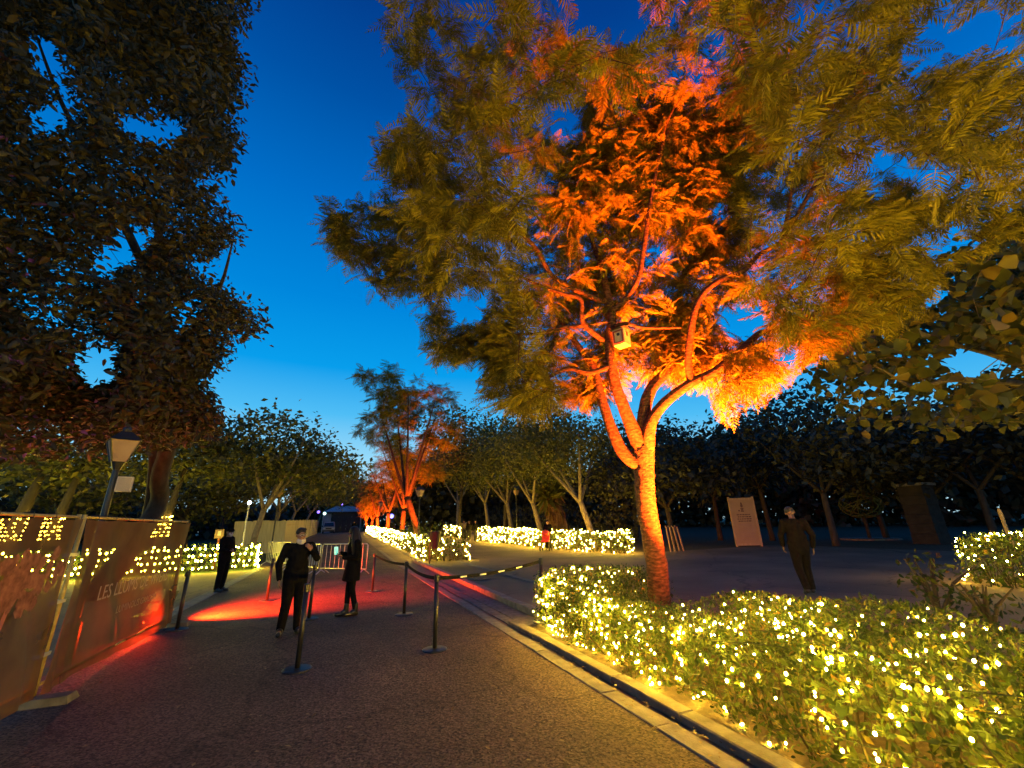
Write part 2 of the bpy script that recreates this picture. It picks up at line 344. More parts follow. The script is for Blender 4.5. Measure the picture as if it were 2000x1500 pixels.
# ------------------------------------------------------------------ trees
def smooth_line(pts, rad, sub=4):
    """Catmull-Rom through the points"""
    p = np.asarray(pts, float); r = np.asarray(rad, float)
    if len(p) < 3: sub = max(sub, 3)
    q = np.vstack([2 * p[0] - p[1], p, 2 * p[-1] - p[-2]]); P_, R_ = [], []
    for i in range(len(p) - 1):
        a, b, c, d = q[i], q[i + 1], q[i + 2], q[i + 3]
        for k in range(sub):
            t = k / sub; P_.append(.5 * (2 * b + (c - a) * t + (2 * a - 5 * b + 4 * c - d) * t * t + (3 * b - a - 3 * c + d) * t ** 3)); R_.append(r[i] + (r[i + 1] - r[i]) * t)
    P_.append(p[-1]); R_.append(r[-1]); return np.array(P_), np.array(R_)
class Tree:
    def __init__(s, name, label, base, group=None):
        s.root = empty(name, base, label, 'tree', group); s.nodes = []; s.rad = []; s.dirs = []; s.twig = MB(); s.tips = []; s.tipdirs = []
    def limb(s, pts, rad, m, part='limb', sides=10, jit=.05, sub=5):
        p, r = smooth_line(pts, rad, sub); mb = MB().tube(p, r, sides, jit); o = obj(part, mb.mesh(part, m, True), s.root)
        d = unit(np.gradient(p, axis=0))
        k = 2 if part == 'trunk' else 0
        s.nodes += list(p[k:]); s.rad += list(r[k:]); s.dirs += list(d[k:]); return o
    def grow(s, tips, m, sides=5, wmin=.006, k=.006):
        tips = np.asarray(tips, float); N0 = np.array(s.nodes)
        d0 = np.array([np.min(np.linalg.norm(N0 - t, axis=1)) for t in tips])
        for i in np.argsort(d0):
            t = tips[i]; N = np.array(s.nodes); dd = np.linalg.norm(N - t, axis=1); j = int(np.argmin(dd + .25 * np.maximum(0, N[:, 2] - t[2]))); a = N[j]; L = dd[j]
            if L < .05: continue
            c = a + np.array(s.dirs[j]) * L * .35 + rng.normal(size=3) * L * .07 + (0, 0, .1 * L); n = 3 + int(L > .8) * 2
            tt = np.linspace(0, 1, n)[:, None]; p = (1 - tt) ** 2 * a + 2 * tt * (1 - tt) * c + tt ** 2 * t
            r = np.linspace(min(s.rad[j] * .8, wmin + .003 + k * L * 1.6), wmin, n); s.twig.tube(p, r, sides, caps=False); d = unit(np.gradient(p, axis=0))
            s.nodes += list(p[1:]); s.rad += list(r[1:]); s.dirs += list(d[1:]); s.tips.append(t); s.tipdirs.append(d[-1])
            if n > 3: s.tips.append(p[-2]); s.tipdirs.append(d[-2])
        if s.twig.n: tag(obj('twigs', s.twig.mesh('twigs', m, True), s.root), kind='stuff')
        s.tips = np.array(s.tips); s.tipdirs = np.array(s.tipdirs)
    def fronds(s, per, lo, hi, m, nobj, protos=FRONDS, keep=None):
        n = len(s.tips) * per; t = np.repeat(s.tips, per, 0); td = np.repeat(s.tipdirs, per, 0)
        d = unit(rand_dirs(n) * (1, 1, .5) + td * .5 - (0, 0, .22)); pos = t + td * rng.uniform(-.35, .05, (n, 1)) + d * .04
        if keep is not None:
            k = keep(pos + d * .25); pos, d = pos[k], d[k]; n = len(pos)
        up = unit(np.array([0, 0, 1.0]) + rng.normal(size=(n, 3)) * .35); foliage(s.root, 'frond', 'foliage', protos, pos, frames(d, up), rng.uniform(lo, hi, n), m, nobj)
    def leaves(s, per, lo, hi, spread, m, nobj, protos=LEAVES, droop=.3, keep=None):
        n = len(s.tips) * per; t = np.repeat(s.tips, per, 0); pos = t + rng.normal(size=(n, 3)) * spread * (1, 1, .75)
        if keep is not None:
            k = keep(pos); pos = pos[k]; n = len(pos)
        d = unit(rand_dirs(n) * (1, 1, .6) - (0, 0, droop)); nr = unit(rand_dirs(n) + (0, 0, .9)); foliage(s.root, 'leaf', 'foliage', protos, pos, frames(d, nr), rng.uniform(lo, hi, n), m, nobj)
def ell(n, c, r, hollow=.55, ax=None):
    d = rand_dirs(n); p = d * (hollow + (1 - hollow) * rng.uniform(0, 1, (n, 1)) ** .6) * np.array(r)
    if ax is not None: p = p @ np.array(ax)
    return p + np.array(c)

# ================================================================== SETTING
def sheet(name, m, xl, xr, ys, dz):
    V, Fc = [], []
    for y in ys: V += [(xl(y) if callable(xl) else xl, y, gz(y) + dz), (xr(y) if callable(xr) else xr, y, gz(y) + dz)]
    for i in range(len(ys) - 1): a = 2 * i; Fc.append((a, a + 1, a + 3, a + 2))
    return tag(obj(name, MB().add(V, Fc).mesh(name, m)), kind='structure')
YB = [-30, 0, 22, 40, 70, 110]
sheet('ground', M_PLAZA, -500, 500, [-300, -30, 22, 46, 70, 900], 0)
sheet('path', M_PATH, -3.0, 2.55, [-20, 22, 70, 110], .004)
sheet('lawn', M_GRASS, -90, -3.35, [22.2, 46, 70, 120], .004)
sheet('woodland_floor', M_SOIL, 15.2, 120, [19, 22, 46, 70, 120], .004)
sheet('right_lawn', M_SOIL, 24.5, 120, [-40, 18.9], .004)
sheet('median_soil', M_SOIL, 4.2, 6.6, [21, 22, 46, 70, 100], .004)
PAV = [((-14, 22.2), (-3.35, 10)),]
# kerbs and gutters, stone by stone
def stones(name, m, x0, x1, y0, y1, step, h, piece, z0=0.0, jit=.004):
    root = bpy.data.objects.new(name, None); COL.objects.link(root); root.location = (0, 0, 0); tag(root, kind='structure')
    y = y0; protos = []
    L = step - .012
    for k in range(4):
        mb = MB(); w = (x1 - x0) - .01
        b = .008; mb.frustum((0, 0, 0), (w, L), (w, L), h - b); mb2 = MB()
        V = [(-w/2, -L/2, 0), (w/2, -L/2, 0), (w/2, L/2, 0), (-w/2, L/2, 0), (-w/2, -L/2, h-b), (w/2, -L/2, h-b), (w/2, L/2, h-b), (-w/2, L/2, h-b), (-w/2+b, -L/2+b, h), (w/2-b, -L/2+b, h), (w/2-b, L/2-b, h), (-w/2+b, L/2-b, h)]
        V = np.array(V) + rng.normal(size=(12, 3)) * (.003, .004, .0015)
        mb2.add(V, [(0, 1, 5, 4), (1, 2, 6, 5), (2, 3, 7, 6), (3, 0, 4, 7), (4, 5, 9, 8), (5, 6, 10, 9), (6, 7, 11, 10), (7, 4, 8, 11), (8, 9, 10, 11)])
        protos.append(mb2.mesh(piece, m))
    i = 0
    while y < y1:
        o = obj(piece, protos[i % 4], root, local=True, loc=((x0 + x1) / 2 + rng.normal() * jit, y + step / 2, gz(y + step / 2) + z0 + rng.normal() * .002)); o.rotation_euler = (rng.normal() * .003, rng.normal() * .006, rng.normal() * .006)
        y += step; i += 1
    return root
stones('gutter', M_SLAB, 2.55, 2.75, .3, 30, .78, .022, 'slab', z0=-.004)
stones('kerb', M_SLAB2, 2.80, 2.97, -.6, 6.75, 1.0, .07, 'kerb_stone')
stones('paving_row', M_SLAB2, 2.8, 3.02, 6.9, 21.5, .7, .016, 'slab')
stones('paving_row', M_SLAB2, 3.03, 3.38, 6.9, 21.5, .9, .012, 'slab')
K2 = stones('kerb', M_SLAB, 3.42, 3.6, 7.6, 20.8, 1.0, .12, 'kerb_stone')
stones('gutter', M_SLAB2, 5.25, 5.5, 10.5, 20.6, .8, .014, 'slab')
stones('gutter', M_SLAB, -3.32, -3.0, 10.4, 22.6, .8, .018, 'slab')
stones('gutter', M_SLAB, 3.72, 4.0, 21.5, 60, 1.2, .03, 'slab')
# soil of the bed inside the kerb, and a dark seam of crumbled earth beside the gutter
def bed():
    nx, ny = 26, 150; xs = np.linspace(2.975, 5.2, nx); ys = np.linspace(-10, 6.98, ny); V = []; Fc = []
    for y in ys:
        for x in xs: V.append((x + .01 * math.sin(y * 7), y, .055 + .018 * math.sin(x * 9 + y * 3) * math.cos(y * 5) + rng.normal() * .008))
    for j in range(ny - 1):
        for i in range(nx - 1): a = j * nx + i; Fc.append((a, a + 1, a + nx + 1, a + nx))
    tag(obj('planting_bed', MB().add(V, Fc).mesh('planting_bed', M_SOIL, True)), kind='structure')
bed()
def litter():
    n = 2600; pos = np.c_[rng.uniform(-2.9, 12, n), rng.uniform(1, 30, n), np.zeros(n)]
    near = rng.random(n) < .45; pos[near, 0] = rng.choice([2.83, 3.15, 5.8], near.sum()) + rng.normal(size=near.sum()) * .18; pos[near, 1] = rng.uniform(0, 7, near.sum()); pos[:, 2] = gzv(pos[:, 1]) + .03
    ok = (pos[:, 0] > 3.1) & (pos[:, 0] < 5.2) & (pos[:, 1] < 7); pos[ok, 2] = .11
    s = rng.uniform(.025, .065, n); a = rng.uniform(0, 6.28, n); d = np.c_[np.cos(a), np.sin(a), rng.normal(size=n) * .15]
    m = leafmat('dry leaf', [(0, (.12, .07, .02)), (1, (.3, .2, .06))], trans=.1)
    tag(obj('leaf_litter', scatter_mesh('leaf_litter', LITE, pos, frames(d, np.array([[0, 0, 1.0]] * n)), s, m)), kind='stuff')
litter()

# ================================================================== HEDGES AND FAIRY LIGHTS
def hedge(label, poly, w, h, n, size, m=M_HEDGE, nobj=0, hole=None, rag=.06, group='clipped hedges along the paths', protos=LEAVES, zb=.05, core=True, dip=None):
    """poly: centre line; leaves crowd the skin of the box swept along it"""
    poly = np.asarray(poly, float); seg = np.diff(poly, axis=0); ln = np.linalg.norm(seg, axis=1); cum = np.r_[0, np.cumsum(ln)]; T = cum[-1]
    def place(s, t):
        i = np.clip(np.searchsorted(cum, s, side='right') - 1, 0, len(ln) - 1); d = seg[i] / ln[i][:, None]; nrm = np.c_[d[:, 1], -d[:, 0]]
        p = poly[i] + d * (s - cum[i])[:, None] + nrm * t[:, None]; return p, d, nrm
    def top(p): return h * (1 if dip is None else dip(p)) * (1 + .07 * np.sin(p[:, 0] * 2.3 + p[:, 1] * 1.7) + .05 * np.sin(p[:, 1] * 5.1 + p[:, 0] * 3))
    def skin(n, inset):
        a = np.array([T * h, T * h, T * w, w * h, w * h]); k = rng.choice(5, n, p=a / a.sum()); s = rng.uniform(0, T, n); t = rng.uniform(-w / 2, w / 2, n); zf = rng.uniform(zb / h, 1, n) ** 1.05
        ins = np.abs(rng.normal(size=n)) * inset
        t = np.where(k == 0, w / 2 - ins, np.where(k == 1, -w / 2 + ins, t)); s = np.where(k == 3, ins, np.where(k == 4, T - ins, s)); zf = np.where(k == 2, 1 - ins / h, zf)
        p, d, nr = place(s, t); nrm = np.zeros((n, 3)); nrm[k == 0, :2] = nr[k == 0]; nrm[k == 1, :2] = -nr[k == 1]; nrm[k == 2, 2] = 1; nrm[k == 3, :2] = -d[k == 3]; nrm[k == 4, :2] = d[k == 4]
        # round the shoulders and bulge
        edge = np.clip((zf - .72) / .28, 0, 1) ** 2
        p2 = p - nrm[:, :2] * (edge * .1 * h)[:, None] * (k != 2)[:, None]
        rim = np.clip((np.abs(t) / (w / 2) - .6) / .4, 0, 1) ** 2 * (k == 2)
        z = zf * top(p) - rim * .1 * h
        bul = rag * np.sin(p[:, 1] * 4 + z * 6) * np.cos(p[:, 0] * 3 + z * 3)
        P3 = np.c_[p2 + nrm[:, :2] * bul[:, None], z + gzv(p[:, 1])]
        if hole is not None:
            q = ~hole(P3); return P3[q], nrm[q]
        return P3, nrm
    mid, _, _ = place(np.array([T / 2]), np.array([0.0]))
    root = empty('hedge', (mid[0][0], mid[0][1], gz(mid[0][1])), label, 'hedge', group)
    pos, nr = skin(n, .07); k = len(pos); d = unit(rand_dirs(k) + nr * .5 + (0, 0, .35)); foliage(root, 'leaf', 'foliage', protos, pos, frames(d, unit(nr + rng.normal(size=(k, 3)) * .55)), rng.uniform(size * .65, size * 1.3, k), m, nobj)
    if core:
        mb = MB(); ns = max(4, int(T / .35)); c = .12 if w > .5 else .08
        tt = np.linspace(-w / 2 + c * 2, w / 2 - c * 2, max(2, int(w / .35)))
        for s0 in np.linspace(c, T - c - (T - 2 * c) / ns, ns):
            for t0 in tt:
                p, _, _ = place(np.array([s0]), np.array([t0]))
                if hole is not None and hole(np.array([[p[0][0], p[0][1], .5]]))[0]: continue
                z0 = gz(p[0][1]); hh = (h - c * 1.6) * rng.uniform(.85, 1.0) * (1 if dip is None else dip(p)[0])
                for q in range(4):
                    e = rng.normal(size=2) * .14; mb.tube([(p[0][0] + e[0] * .3, p[0][1] + e[1] * .3, z0 + .02), (p[0][0] + e[0], p[0][1] + e[1], z0 + hh * .55), (p[0][0] + e[0] * 1.2, p[0][1] + e[1] * 1.4, z0 + hh)], [.011, .008, .004], 4, caps=False)
        tag(obj('stems', mb.mesh('stems', M_WOODCORE), root), kind='stuff')
        q, nn = skin(max(300, n // 4), .07); q = q - nn * .13; q[:, 2] -= .05
        tag(obj('inner_leaves', scatter_mesh('inner_leaves', LITE, q, frames(rand_dirs(len(q)), unit(nn + .3 * rand_dirs(len(q)))), rng.uniform(size * 1.6, size * 2.6, len(q)), m), root), kind='stuff')
    return skin, root
def bulb_mesh(r, m):
    return MB().ball((0, 0, 0), (r, r, r * 1.25), 6, 4).mesh('bulb', m, True)
def lights(label, pos, r, m, nobj, group='fairy light nets', wires=None, cat='fairy lights'):
    c = pos.mean(0); root = empty('fairy_light_net', (c[0], c[1], gz(c[1])), label, cat, group); me = bulb_mesh(r, m); x, y, w = proj(pos); vis = (w > .2) & (x > -20) & (x < 2020) & (y > -20) & (y < 1520)
    order = np.argsort(np.where(vis, w, 1e6)); pick = order[:nobj][vis[order[:nobj]]] if nobj else []
    base = wloc(root); rest = np.ones(len(pos), bool)
    for i in pick:
        o = bpy.data.objects.new('bulb', me); COL.objects.link(o); o.parent = root; o.location = Vector(pos[i].tolist()) - base; rest[i] = False; k_ = rng.uniform(.65, 1.3); o.scale = (k_, k_, k_)
    if rest.any():
        mb = MB()
        for p in pos[rest]: k_ = rng.uniform(.65, 1.3); mb.ball(p, (r * k_, r * k_, r * k_ * 1.25), 6, 4)
        tag(obj('bulbs', mb.mesh('bulbs', m, True), root), kind='stuff')
    if wires:
        mb = MB()
        for wv in wires: mb.tube(wv, .0035, 4, caps=False)
        tag(obj('cable', mb.mesh('cable', M_STRING), root))
    return root
TREE = np.array([4.32, 5.35, .0])
def near_hole(P3): return ((P3[:, 0] - 4.45) / .5) ** 2 + ((P3[:, 1] - 4.95) / .68) ** 2 < 1
def near_dip(p): return 1.03 - .27 * np.exp(-((p[:, 1] - 4.1) / 1.1) ** 2) * np.clip((4.3 - p[:, 0]) / .5, 0, 1) - .1 * np.clip((2.6 - p[:, 1]) / 1.5, 0, 1)
skin, _ = hedge('broad leafy hedge bed in the right foreground round the amber lit tree', [(3.93, -9.5), (3.93, 6.9)], 1.72, .8, 64000, .043, nobj=300, hole=near_hole, rag=.05, dip=near_dip)
bp, bn = skin(7600, .05); k = bp[:, 2] > .05; bp = (bp + bn * rng.uniform(-.05, .045, (len(bp), 1)))[k]
dens = np.where(bp[:, 1] < -.4, .95, np.where(bp[:, 0] > 3.9, .15, .32) * (np.hypot(bp[:, 0] - 4.35, bp[:, 1] - 5.2) > np.where(bp[:, 0] > 3.5, .85, 0))); bp = bp[rng.random(len(bp)) < dens]  # unseen bulbs behind the camera packed denser, to light the front of the crown
wires = []
for zz in np.linspace(.2, .76, 6):
    for y0 in np.arange(-1, 6.4, 1.9): yy = np.linspace(y0, y0 + 1.9, 9); wires.append(np.c_[3.12 + .03 * np.sin(yy * 6 + zz * 9), yy, zz + .05 * np.sin(yy * 4.2 + zz * 5)])
lights('warm fairy lights strung over the broad hedge under the amber lit tree', bp, .0088, B_NEAR, 300, wires=wires)
# the avenue median, the long hedge beyond the plaza, the clipped hedge at the right edge, the low hedge on the left lawn
def hl(label, llabel, poly, w, h, n, size, nb, r, m, nobj, **kw):
    sk, _ = hedge(label, poly, w, h, n, size, protos=LITE, **kw); p, nn = sk(nb, .02); f = p + nn * .03; f[:, 2] = np.maximum(f[:, 2], gzv(f[:, 1]) + .06); lights(llabel, f, r, m, nobj)
hl('clipped hedge edging the avenue in front of the row of amber trees', 'fairy lights over the avenue hedge in front of the amber trees', [(6.0, 21.35), (4.4, 21.35), (4.35, 34), (4.3, 50), (4.3, 72)], .85, .95, 7000, .1, 900, .019, B_FAR, 260)
ha, hb, hc, hd = G(1222, 1083), G(1060, 1072), G(925, 1056), G(880, 1050)
hl('long straight hedge beyond the plaza below the pale avenue trunks', 'fairy lights over the long hedge beyond the plaza', [ha[:2] + (.5, .3), hb[:2] + (.5, .2), hc[:2] + (.5, 0)], .9, 1.05, 5200, .1, 560, .024, B_FAR, 220)
hl('short far hedge left of the gap where two people walk', 'fairy lights over the short far hedge left of the walkers', [hc[:2] + (.3, 3.5), hc[:2] + (.9, 14)], .9, 1.05, 900, .12, 120, .03, B_FAR, 60)
he = G(1925, 1150)
hl('clipped hedge block at the right edge beyond the plaza', 'fairy lights over the hedge block at the right edge', [he[:2] + (.5, .1), he[:2] + (4.5, -1.6)], 1.2, 1.12, 4200, .07, 230, .015, B_FAR, 120)
sk, _ = hedge('low hedge on the left lawn behind the standing man and the tarpaulin fence', [(-3.3, 23.0), (-22, 23.4)], .8, 1.0, 4200, .1, protos=LITE)
pp = []
for zz in (.18, .42, .66, .92):
    for x in np.arange(-22, -3.2, .21): pp.append((x + rng.normal() * .05, 22.5, zz + rng.normal() * .025 + .02))
pp += [(-3.25 + rng.normal() * .03, 22.55 + rng.random() * .6, z) for z in np.linspace(.1, 1.0, 14)] + [(x, 23.0 + rng.normal() * .2, 1.06) for x in np.arange(-22, -3.2, .45)]
lights('rows of fairy lights along the low hedge on the left lawn', np.array(pp), .034, B_LEFT, 160)

# ================================================================== AMBER FLOODLIGHTS
AMBER = (1.0, .112, .006)
def spot(name, loc, target, power, size, blend, col, radius=.08):
    l = bpy.data.lights.new(name, 'SPOT'); l.energy = power; l.spot_size = math.radians(size); l.spot_blend = blend; l.color = col; l.shadow_soft_size = radius
    o = bpy.data.objects.new(name, l); COL.objects.link(o); o.location = [float(x) for x in loc]
    d = Vector([float(x) for x in target]) - o.location; o.rotation_euler = d.to_track_quat('-Z', 'Y').to_euler(); return o
def floodlight(loc, target, power, size, blend, col, label, group=None, body=.13):
    root = empty('floodlight', loc, label, 'floodlight', group)
    d = unit(np.array(target, float) - np.array(loc, float)); Rm = frames(d[None], np.array([[0, 0, 1.0]]))[0]; c = np.array([0, 0, body * .9])
    b = MB(); v0 = np.array([(-.6, -1, -.7), (-.6, 1, -.7), (-.6, 1, .7), (-.6, -1, .7), (.2, -1.1, -.8), (.2, 1.1, -.8), (.2, 1.1, .8), (.2, -1.1, .8)]) * body
    b.add(v0 @ Rm.T + c, [(0, 1, 2, 3), (0, 4, 5, 1), (1, 5, 6, 2), (2, 6, 7, 3), (3, 7, 4, 0), (4, 7, 6, 5)]); obj('housing', b.mesh('housing', M_BLACK), root, local=True)
    b = MB(); b.tube([(-body, -body * 1.3, 0), (-body, -body * 1.3, body), (0, -body * 1.25, body)], .012, 6); b.tube([(-body, body * 1.3, 0), (-body, body * 1.3, body), (0, body * 1.25, body)], .012, 6); b.box((-body * .6, 0, .012), (body * 2, body * 2.6, .02)); obj('bracket', b.mesh('bracket', M_BLACK), root, local=True)
    o = spot('lamp', c + d * (body * .2 + .09), c + d, power, size, blend, col); o.parent = root
    return root
floodlight((4.62, 4.68, .09), at(1306, 535, 8.4), P_MAIN * 2.0, 70, 1.0, AMBER, 'floodlight in the hedge gap aimed up into the crown of the nearest amber tree', 'amber floodlights under the trees')
floodlight((4.78, 4.05, .09), (4.35, 5.35, 1.5), 800, 84, .8, AMBER, 'floodlight in the hedge gap aimed at the trunk of the nearest amber tree', 'amber floodlights under the trees')

# ================================================================== MAIN TREE
def main_tree():
    T = Tree('jacaranda_tree', 'large feathery tree in the right foreground bed, trunk lit amber from below', TREE)
    A = lambda l: [at(x, y, d) for x, y, d in l]
    fork = at(1256, 880, 6.72)
    base = np.array([4.32, 5.35, .02]); m1 = at(1282, 1100, 6.32); m2 = at(1262, 985, 6.5)
    T.limb([base, at(1288, 1185, 6.18), m1, m2, at(1258, 915, 6.65), fork, at(1254, 855, 6.77)], [.2, .168, .155, .15, .158, .18, .13], M_BARK, 'trunk', 20, .05, 8)
    T.limb(A([(1250, 912, 6.66), (1216, 882, 6.72), (1190, 825, 6.8), (1170, 760, 6.95), (1158, 715, 7.05), (1132, 680, 7.15), (1100, 632, 7.3), (1075, 590, 7.4)]), [.11, .105, .085, .075, .065, .055, .045, .03], M_BARK)
    T.limb(A([(1256, 885, 6.7), (1226, 815, 6.75), (1203, 755, 6.8), (1194, 710, 6.85), (1190, 660, 6.95), (1196, 618, 7.0), (1190, 590, 7.1), (1176, 530, 7.3), (1160, 480, 7.5), (1140, 420, 7.7)]), [.14, .105, .09, .085, .08, .075, .068, .058, .045, .03], M_BARK)
    T.limb(A([(1196, 608, 7.0), (1222, 585, 6.95), (1246, 545, 6.9), (1256, 495, 6.9), (1270, 400, 6.9), (1292, 290, 6.95), (1330, 200, 7.0)]), [.06, .05, .045, .04, .034, .026, .012], M_BARK)
    T.limb(A([(1262, 880, 6.7), (1258, 810, 6.8), (1272, 760, 6.95), (1300, 728, 7.1), (1312, 700, 7.2), (1322, 640, 7.5), (1330, 560, 7.8), (1370, 470, 8.2)]), [.14, .11, .095, .085, .07, .055, .045, .03], M_BARK)
    T.limb(A([(1263, 878, 6.68), (1272, 825, 6.6), (1300, 785, 6.55), (1350, 748, 6.5), (1392, 728, 6.45), (1440, 690, 6.4), (1478, 655, 6.35), (1500, 647, 6.3), (1560, 635, 6.2), (1620, 590, 6.1), (1690, 560, 6.0)]), [.12, .09, .08, .072, .064, .055, .048, .045, .035, .026, .014], M_BARK)
    T.limb(A([(1350, 748, 6.5), (1344, 700, 6.5), (1354, 620, 6.5), (1370, 578, 6.5), (1405, 548, 6.45), (1450, 530, 6.4), (1482, 498, 6.35), (1528, 470, 6.2), (1560, 415, 6.1), (1605, 345, 6.0), (1680, 290, 5.9), (1760, 250, 5.8)]), [.06, .055, .05, .048, .045, .042, .038, .034, .03, .025, .02, .012], M_BARK)
    T.limb(A([(1528, 470, 6.2), (1540, 410, 6.15), (1553, 330, 6.1), (1562, 250, 6.1)]), [.03, .026, .02, .012], M_BARK)
    T.limb(A([(1194, 715, 6.85), (1150, 728, 6.75), (1112, 720, 6.7), (1075, 735, 6.6), (1035, 765, 6.55)]), [.05, .042, .036, .028, .016], M_BARK)
    T.limb(A([(1188, 672, 6.95), (1140, 632, 6.9), (1134, 585, 6.9), (1105, 575, 6.9), (1060, 560, 6.95), (1000, 535, 7.0), (930, 530, 7.1)]), [.05, .045, .038, .032, .028, .022, .012], M_BARK)
    T.limb(A([(1140, 636, 6.95), (1100, 640, 7.0), (1060, 650, 7.0), (1000, 655, 7.1), (920, 665, 7.2)]), [.036, .032, .026, .02, .012], M_BARK)
    T.limb(A([(1192, 592, 7.1), (1150, 578, 7.1), (1080, 540, 7.05), (1050, 490, 6.9), (1016, 453, 6.8), (983, 423, 6.7), (960, 390, 6.6), (943, 327, 6.5), (930, 250, 6.5), (926, 205, 6.5)]), [.052, .046, .042, .036, .032, .03, .028, .024, .018, .012], M_BARK)
    T.limb(A([(1050, 490, 6.9), (1000, 470, 7.3), (930, 400, 7.6), (880, 340, 7.8)]), [.036, .032, .024, .014], M_BARK)
    T.limb(A([(1000, 535, 7.0), (900, 480, 7.3), (800, 430, 7.6), (720, 420, 7.9)]), [.026, .024, .018, .012], M_BARK)
    T.limb(A([(1190, 640, 7.0), (1222, 632, 6.8), (1260, 640, 6.7), (1330, 640, 6.4)]), [.035, .03, .026, .014], M_BARK)
    # crown: an umbrella of feathery fronds
    ax = np.array([r0, [math.sin(YAW), math.cos(YAW), 0], [0, 0, 1]]); c = at(1300, 415, 7.3)
    n = 5200; tips = ell(n, c, (6.9, 3.5, 4.4), .35, ax)
    edge = [(740, -80), (735, 40), (772, 150), (722, 235), (745, 320), (620, 405), (650, 490), (760, 580), (850, 580), (820, 655), (845, 705), (955, 700), (935, 775), (1010, 815), (1080, 790), (1180, 790), (1230, 740), (1300, 740), (1380, 760), (1400, 815), (1430, 800), (1490, 760), (1560, 715), (1700, 645), (1770, 625), (1850, 520), (1985, 450), (2150, 430), (2150, -400), (740, -400)]
    holes = [[(1095, 40), (1120, 75), (1190, 95), (1250, 90), (1260, 20), (1240, -40), (1130, -40)], [(1070, 228), (1140, 215), (1130, 275), (1085, 275)], [(1395, 600), (1480, 585), (1490, 640), (1420, 660)], [(1690, 285), (1800, 300), (1880, 340), (1860, 370), (1700, 345)], [(1760, 60), (1850, 30), (1990, 20), (1990, 110), (1850, 110)], [(1510, 690), (1570, 660), (1560, 720)], [(1770, 470), (1860, 440), (1930, 470), (1830, 520)], [(940, 470), (990, 470), (980, 510)], [(1380, 395), (1420, 390), (1420, 440), (1390, 440)], [(860, 575), (960, 575), (950, 625), (880, 640)]]
    centre = [(1060, 470), (1100, 240), (1200, 190), (1440, 200), (1470, 330), (1440, 500), (1420, 640), (1400, 800), (1090, 800), (1050, 640)]
    def keep(p):
        x, y, w = proj(p); k = (w > 2.6) & (p[:, 2] > 2.9) & inpoly(x, y, edge)
        for h in holes: k &= ~inpoly(x, y, h)
        return k & ~(inpoly(x, y, centre) & (w < 6.9))
    tips = tips[keep(tips)]
    def region(poly, d0, d1, n):
        xs, ys = np.array(poly).T; q = np.c_[rng.uniform(xs.min(), xs.max(), n * 3), rng.uniform(ys.min(), ys.max(), n * 3)]; q = q[inpoly(q[:, 0], q[:, 1], poly)][:n]
        p = np.array([at(a, b, rng.uniform(d0, d1)) for a, b in q]); return p[keep(p)]
    extra = np.vstack([region(centre, 6.75, 8.2, 300), region(centre, 8.2, 9.4, 60), region([(1080, 330), (1130, 240), (1200, 200), (1430, 210), (1440, 420), (1250, 450), (1100, 440)], 6.7, 7.7, 130), region([(1290, 220), (1455, 230), (1470, 480), (1320, 540)], 6.4, 7.4, 100), region([(920, 690), (1100, 680), (1190, 760), (1170, 810), (1000, 830), (930, 790)], 6.2, 7.6, 75), region([(800, 600), (1000, 560), (1050, 650), (960, 710), (830, 720)], 6.6, 8, 75), region([(1380, 700), (1560, 640), (1740, 600), (1720, 650), (1520, 740), (1420, 820)], 5.6, 7, 46),
        region([(640, 400), (900, 380), (900, 560), (760, 590), (650, 500)], 6.8, 8.4, 60), region([(1560, 430), (1980, 400), (1980, 470), (1780, 600), (1600, 600)], 5.2, 6.6, 50), region([(1250, 600), (1420, 560), (1400, 700), (1280, 720)], 7.0, 8.4, 30)])
    x, y, w = proj(tips); inview = (x > -50) & (x < 2100) & (y > -250); tips = tips[inview]
    sel = rng.permutation(len(tips))[:640]; T.grow(np.vstack([tips[sel], extra]), M_BARK, 5, .005, .0055)
    T.fronds(13, .36, .62, M_FROND, 300, keep=lambda p: keep(p) | (rng.random(len(p)) < .03))
    print('main tips', len(sel), len(T.tips))
    return T
MT = main_tree()
# nest box on the main tree
def nest_box():
    p = at(1214, 661, 6.72); root = empty('nest_box', p, 'wooden nest box hung on a limb of the amber lit tree', 'nest box'); rz = -YAW - .75; Rz = np.array(Matrix.Rotation(rz, 3, 'Z'))
    w, d, h = .2, .2, .27
    mb = MB(); mb.box((0, 0, 0), (w, d, h), Rz); obj('body', mb.mesh('body', M_BOX), root, local=True)
    mb = MB(); mb.box((0, 0, h / 2 + .012), (w + .06, d + .06, .018), Rz); obj('roof', mb.mesh('roof', M_DARKBARK), root, local=True)
    fr = Rz @ np.array([0, -1.0, 0]); sd = Rz @ np.array([1.0, 0, 0])
    mb = MB()
    for s in (-1, 1): mb.box(fr * (d / 2 + .006) + sd * s * .075, (.022, .012, .22), Rz)
    for z in (-.1, .1): mb.box(fr * (d / 2 + .006) + np.array([0, 0, z]), (.128, .012, .02), Rz)
    obj('front_frame', mb.mesh('front_frame', M_RUST), root, local=True)
    mb = MB(); q = fr * (d / 2 + .003); mb.tube([q + (0, 0, .04) - fr * .004, q + (0, 0, .04) + fr * .004], .026, 12); obj('entrance_hole', mb.mesh('entrance_hole', M_BLACK), root, local=True)
    mb = MB(); q = sd * (w / 2 + .002); mb.box(q + (0, 0, .05), (.006, .05, .07), Rz); obj('badge', mb.mesh('badge', M_RUST), root, local=True)
nest_box()

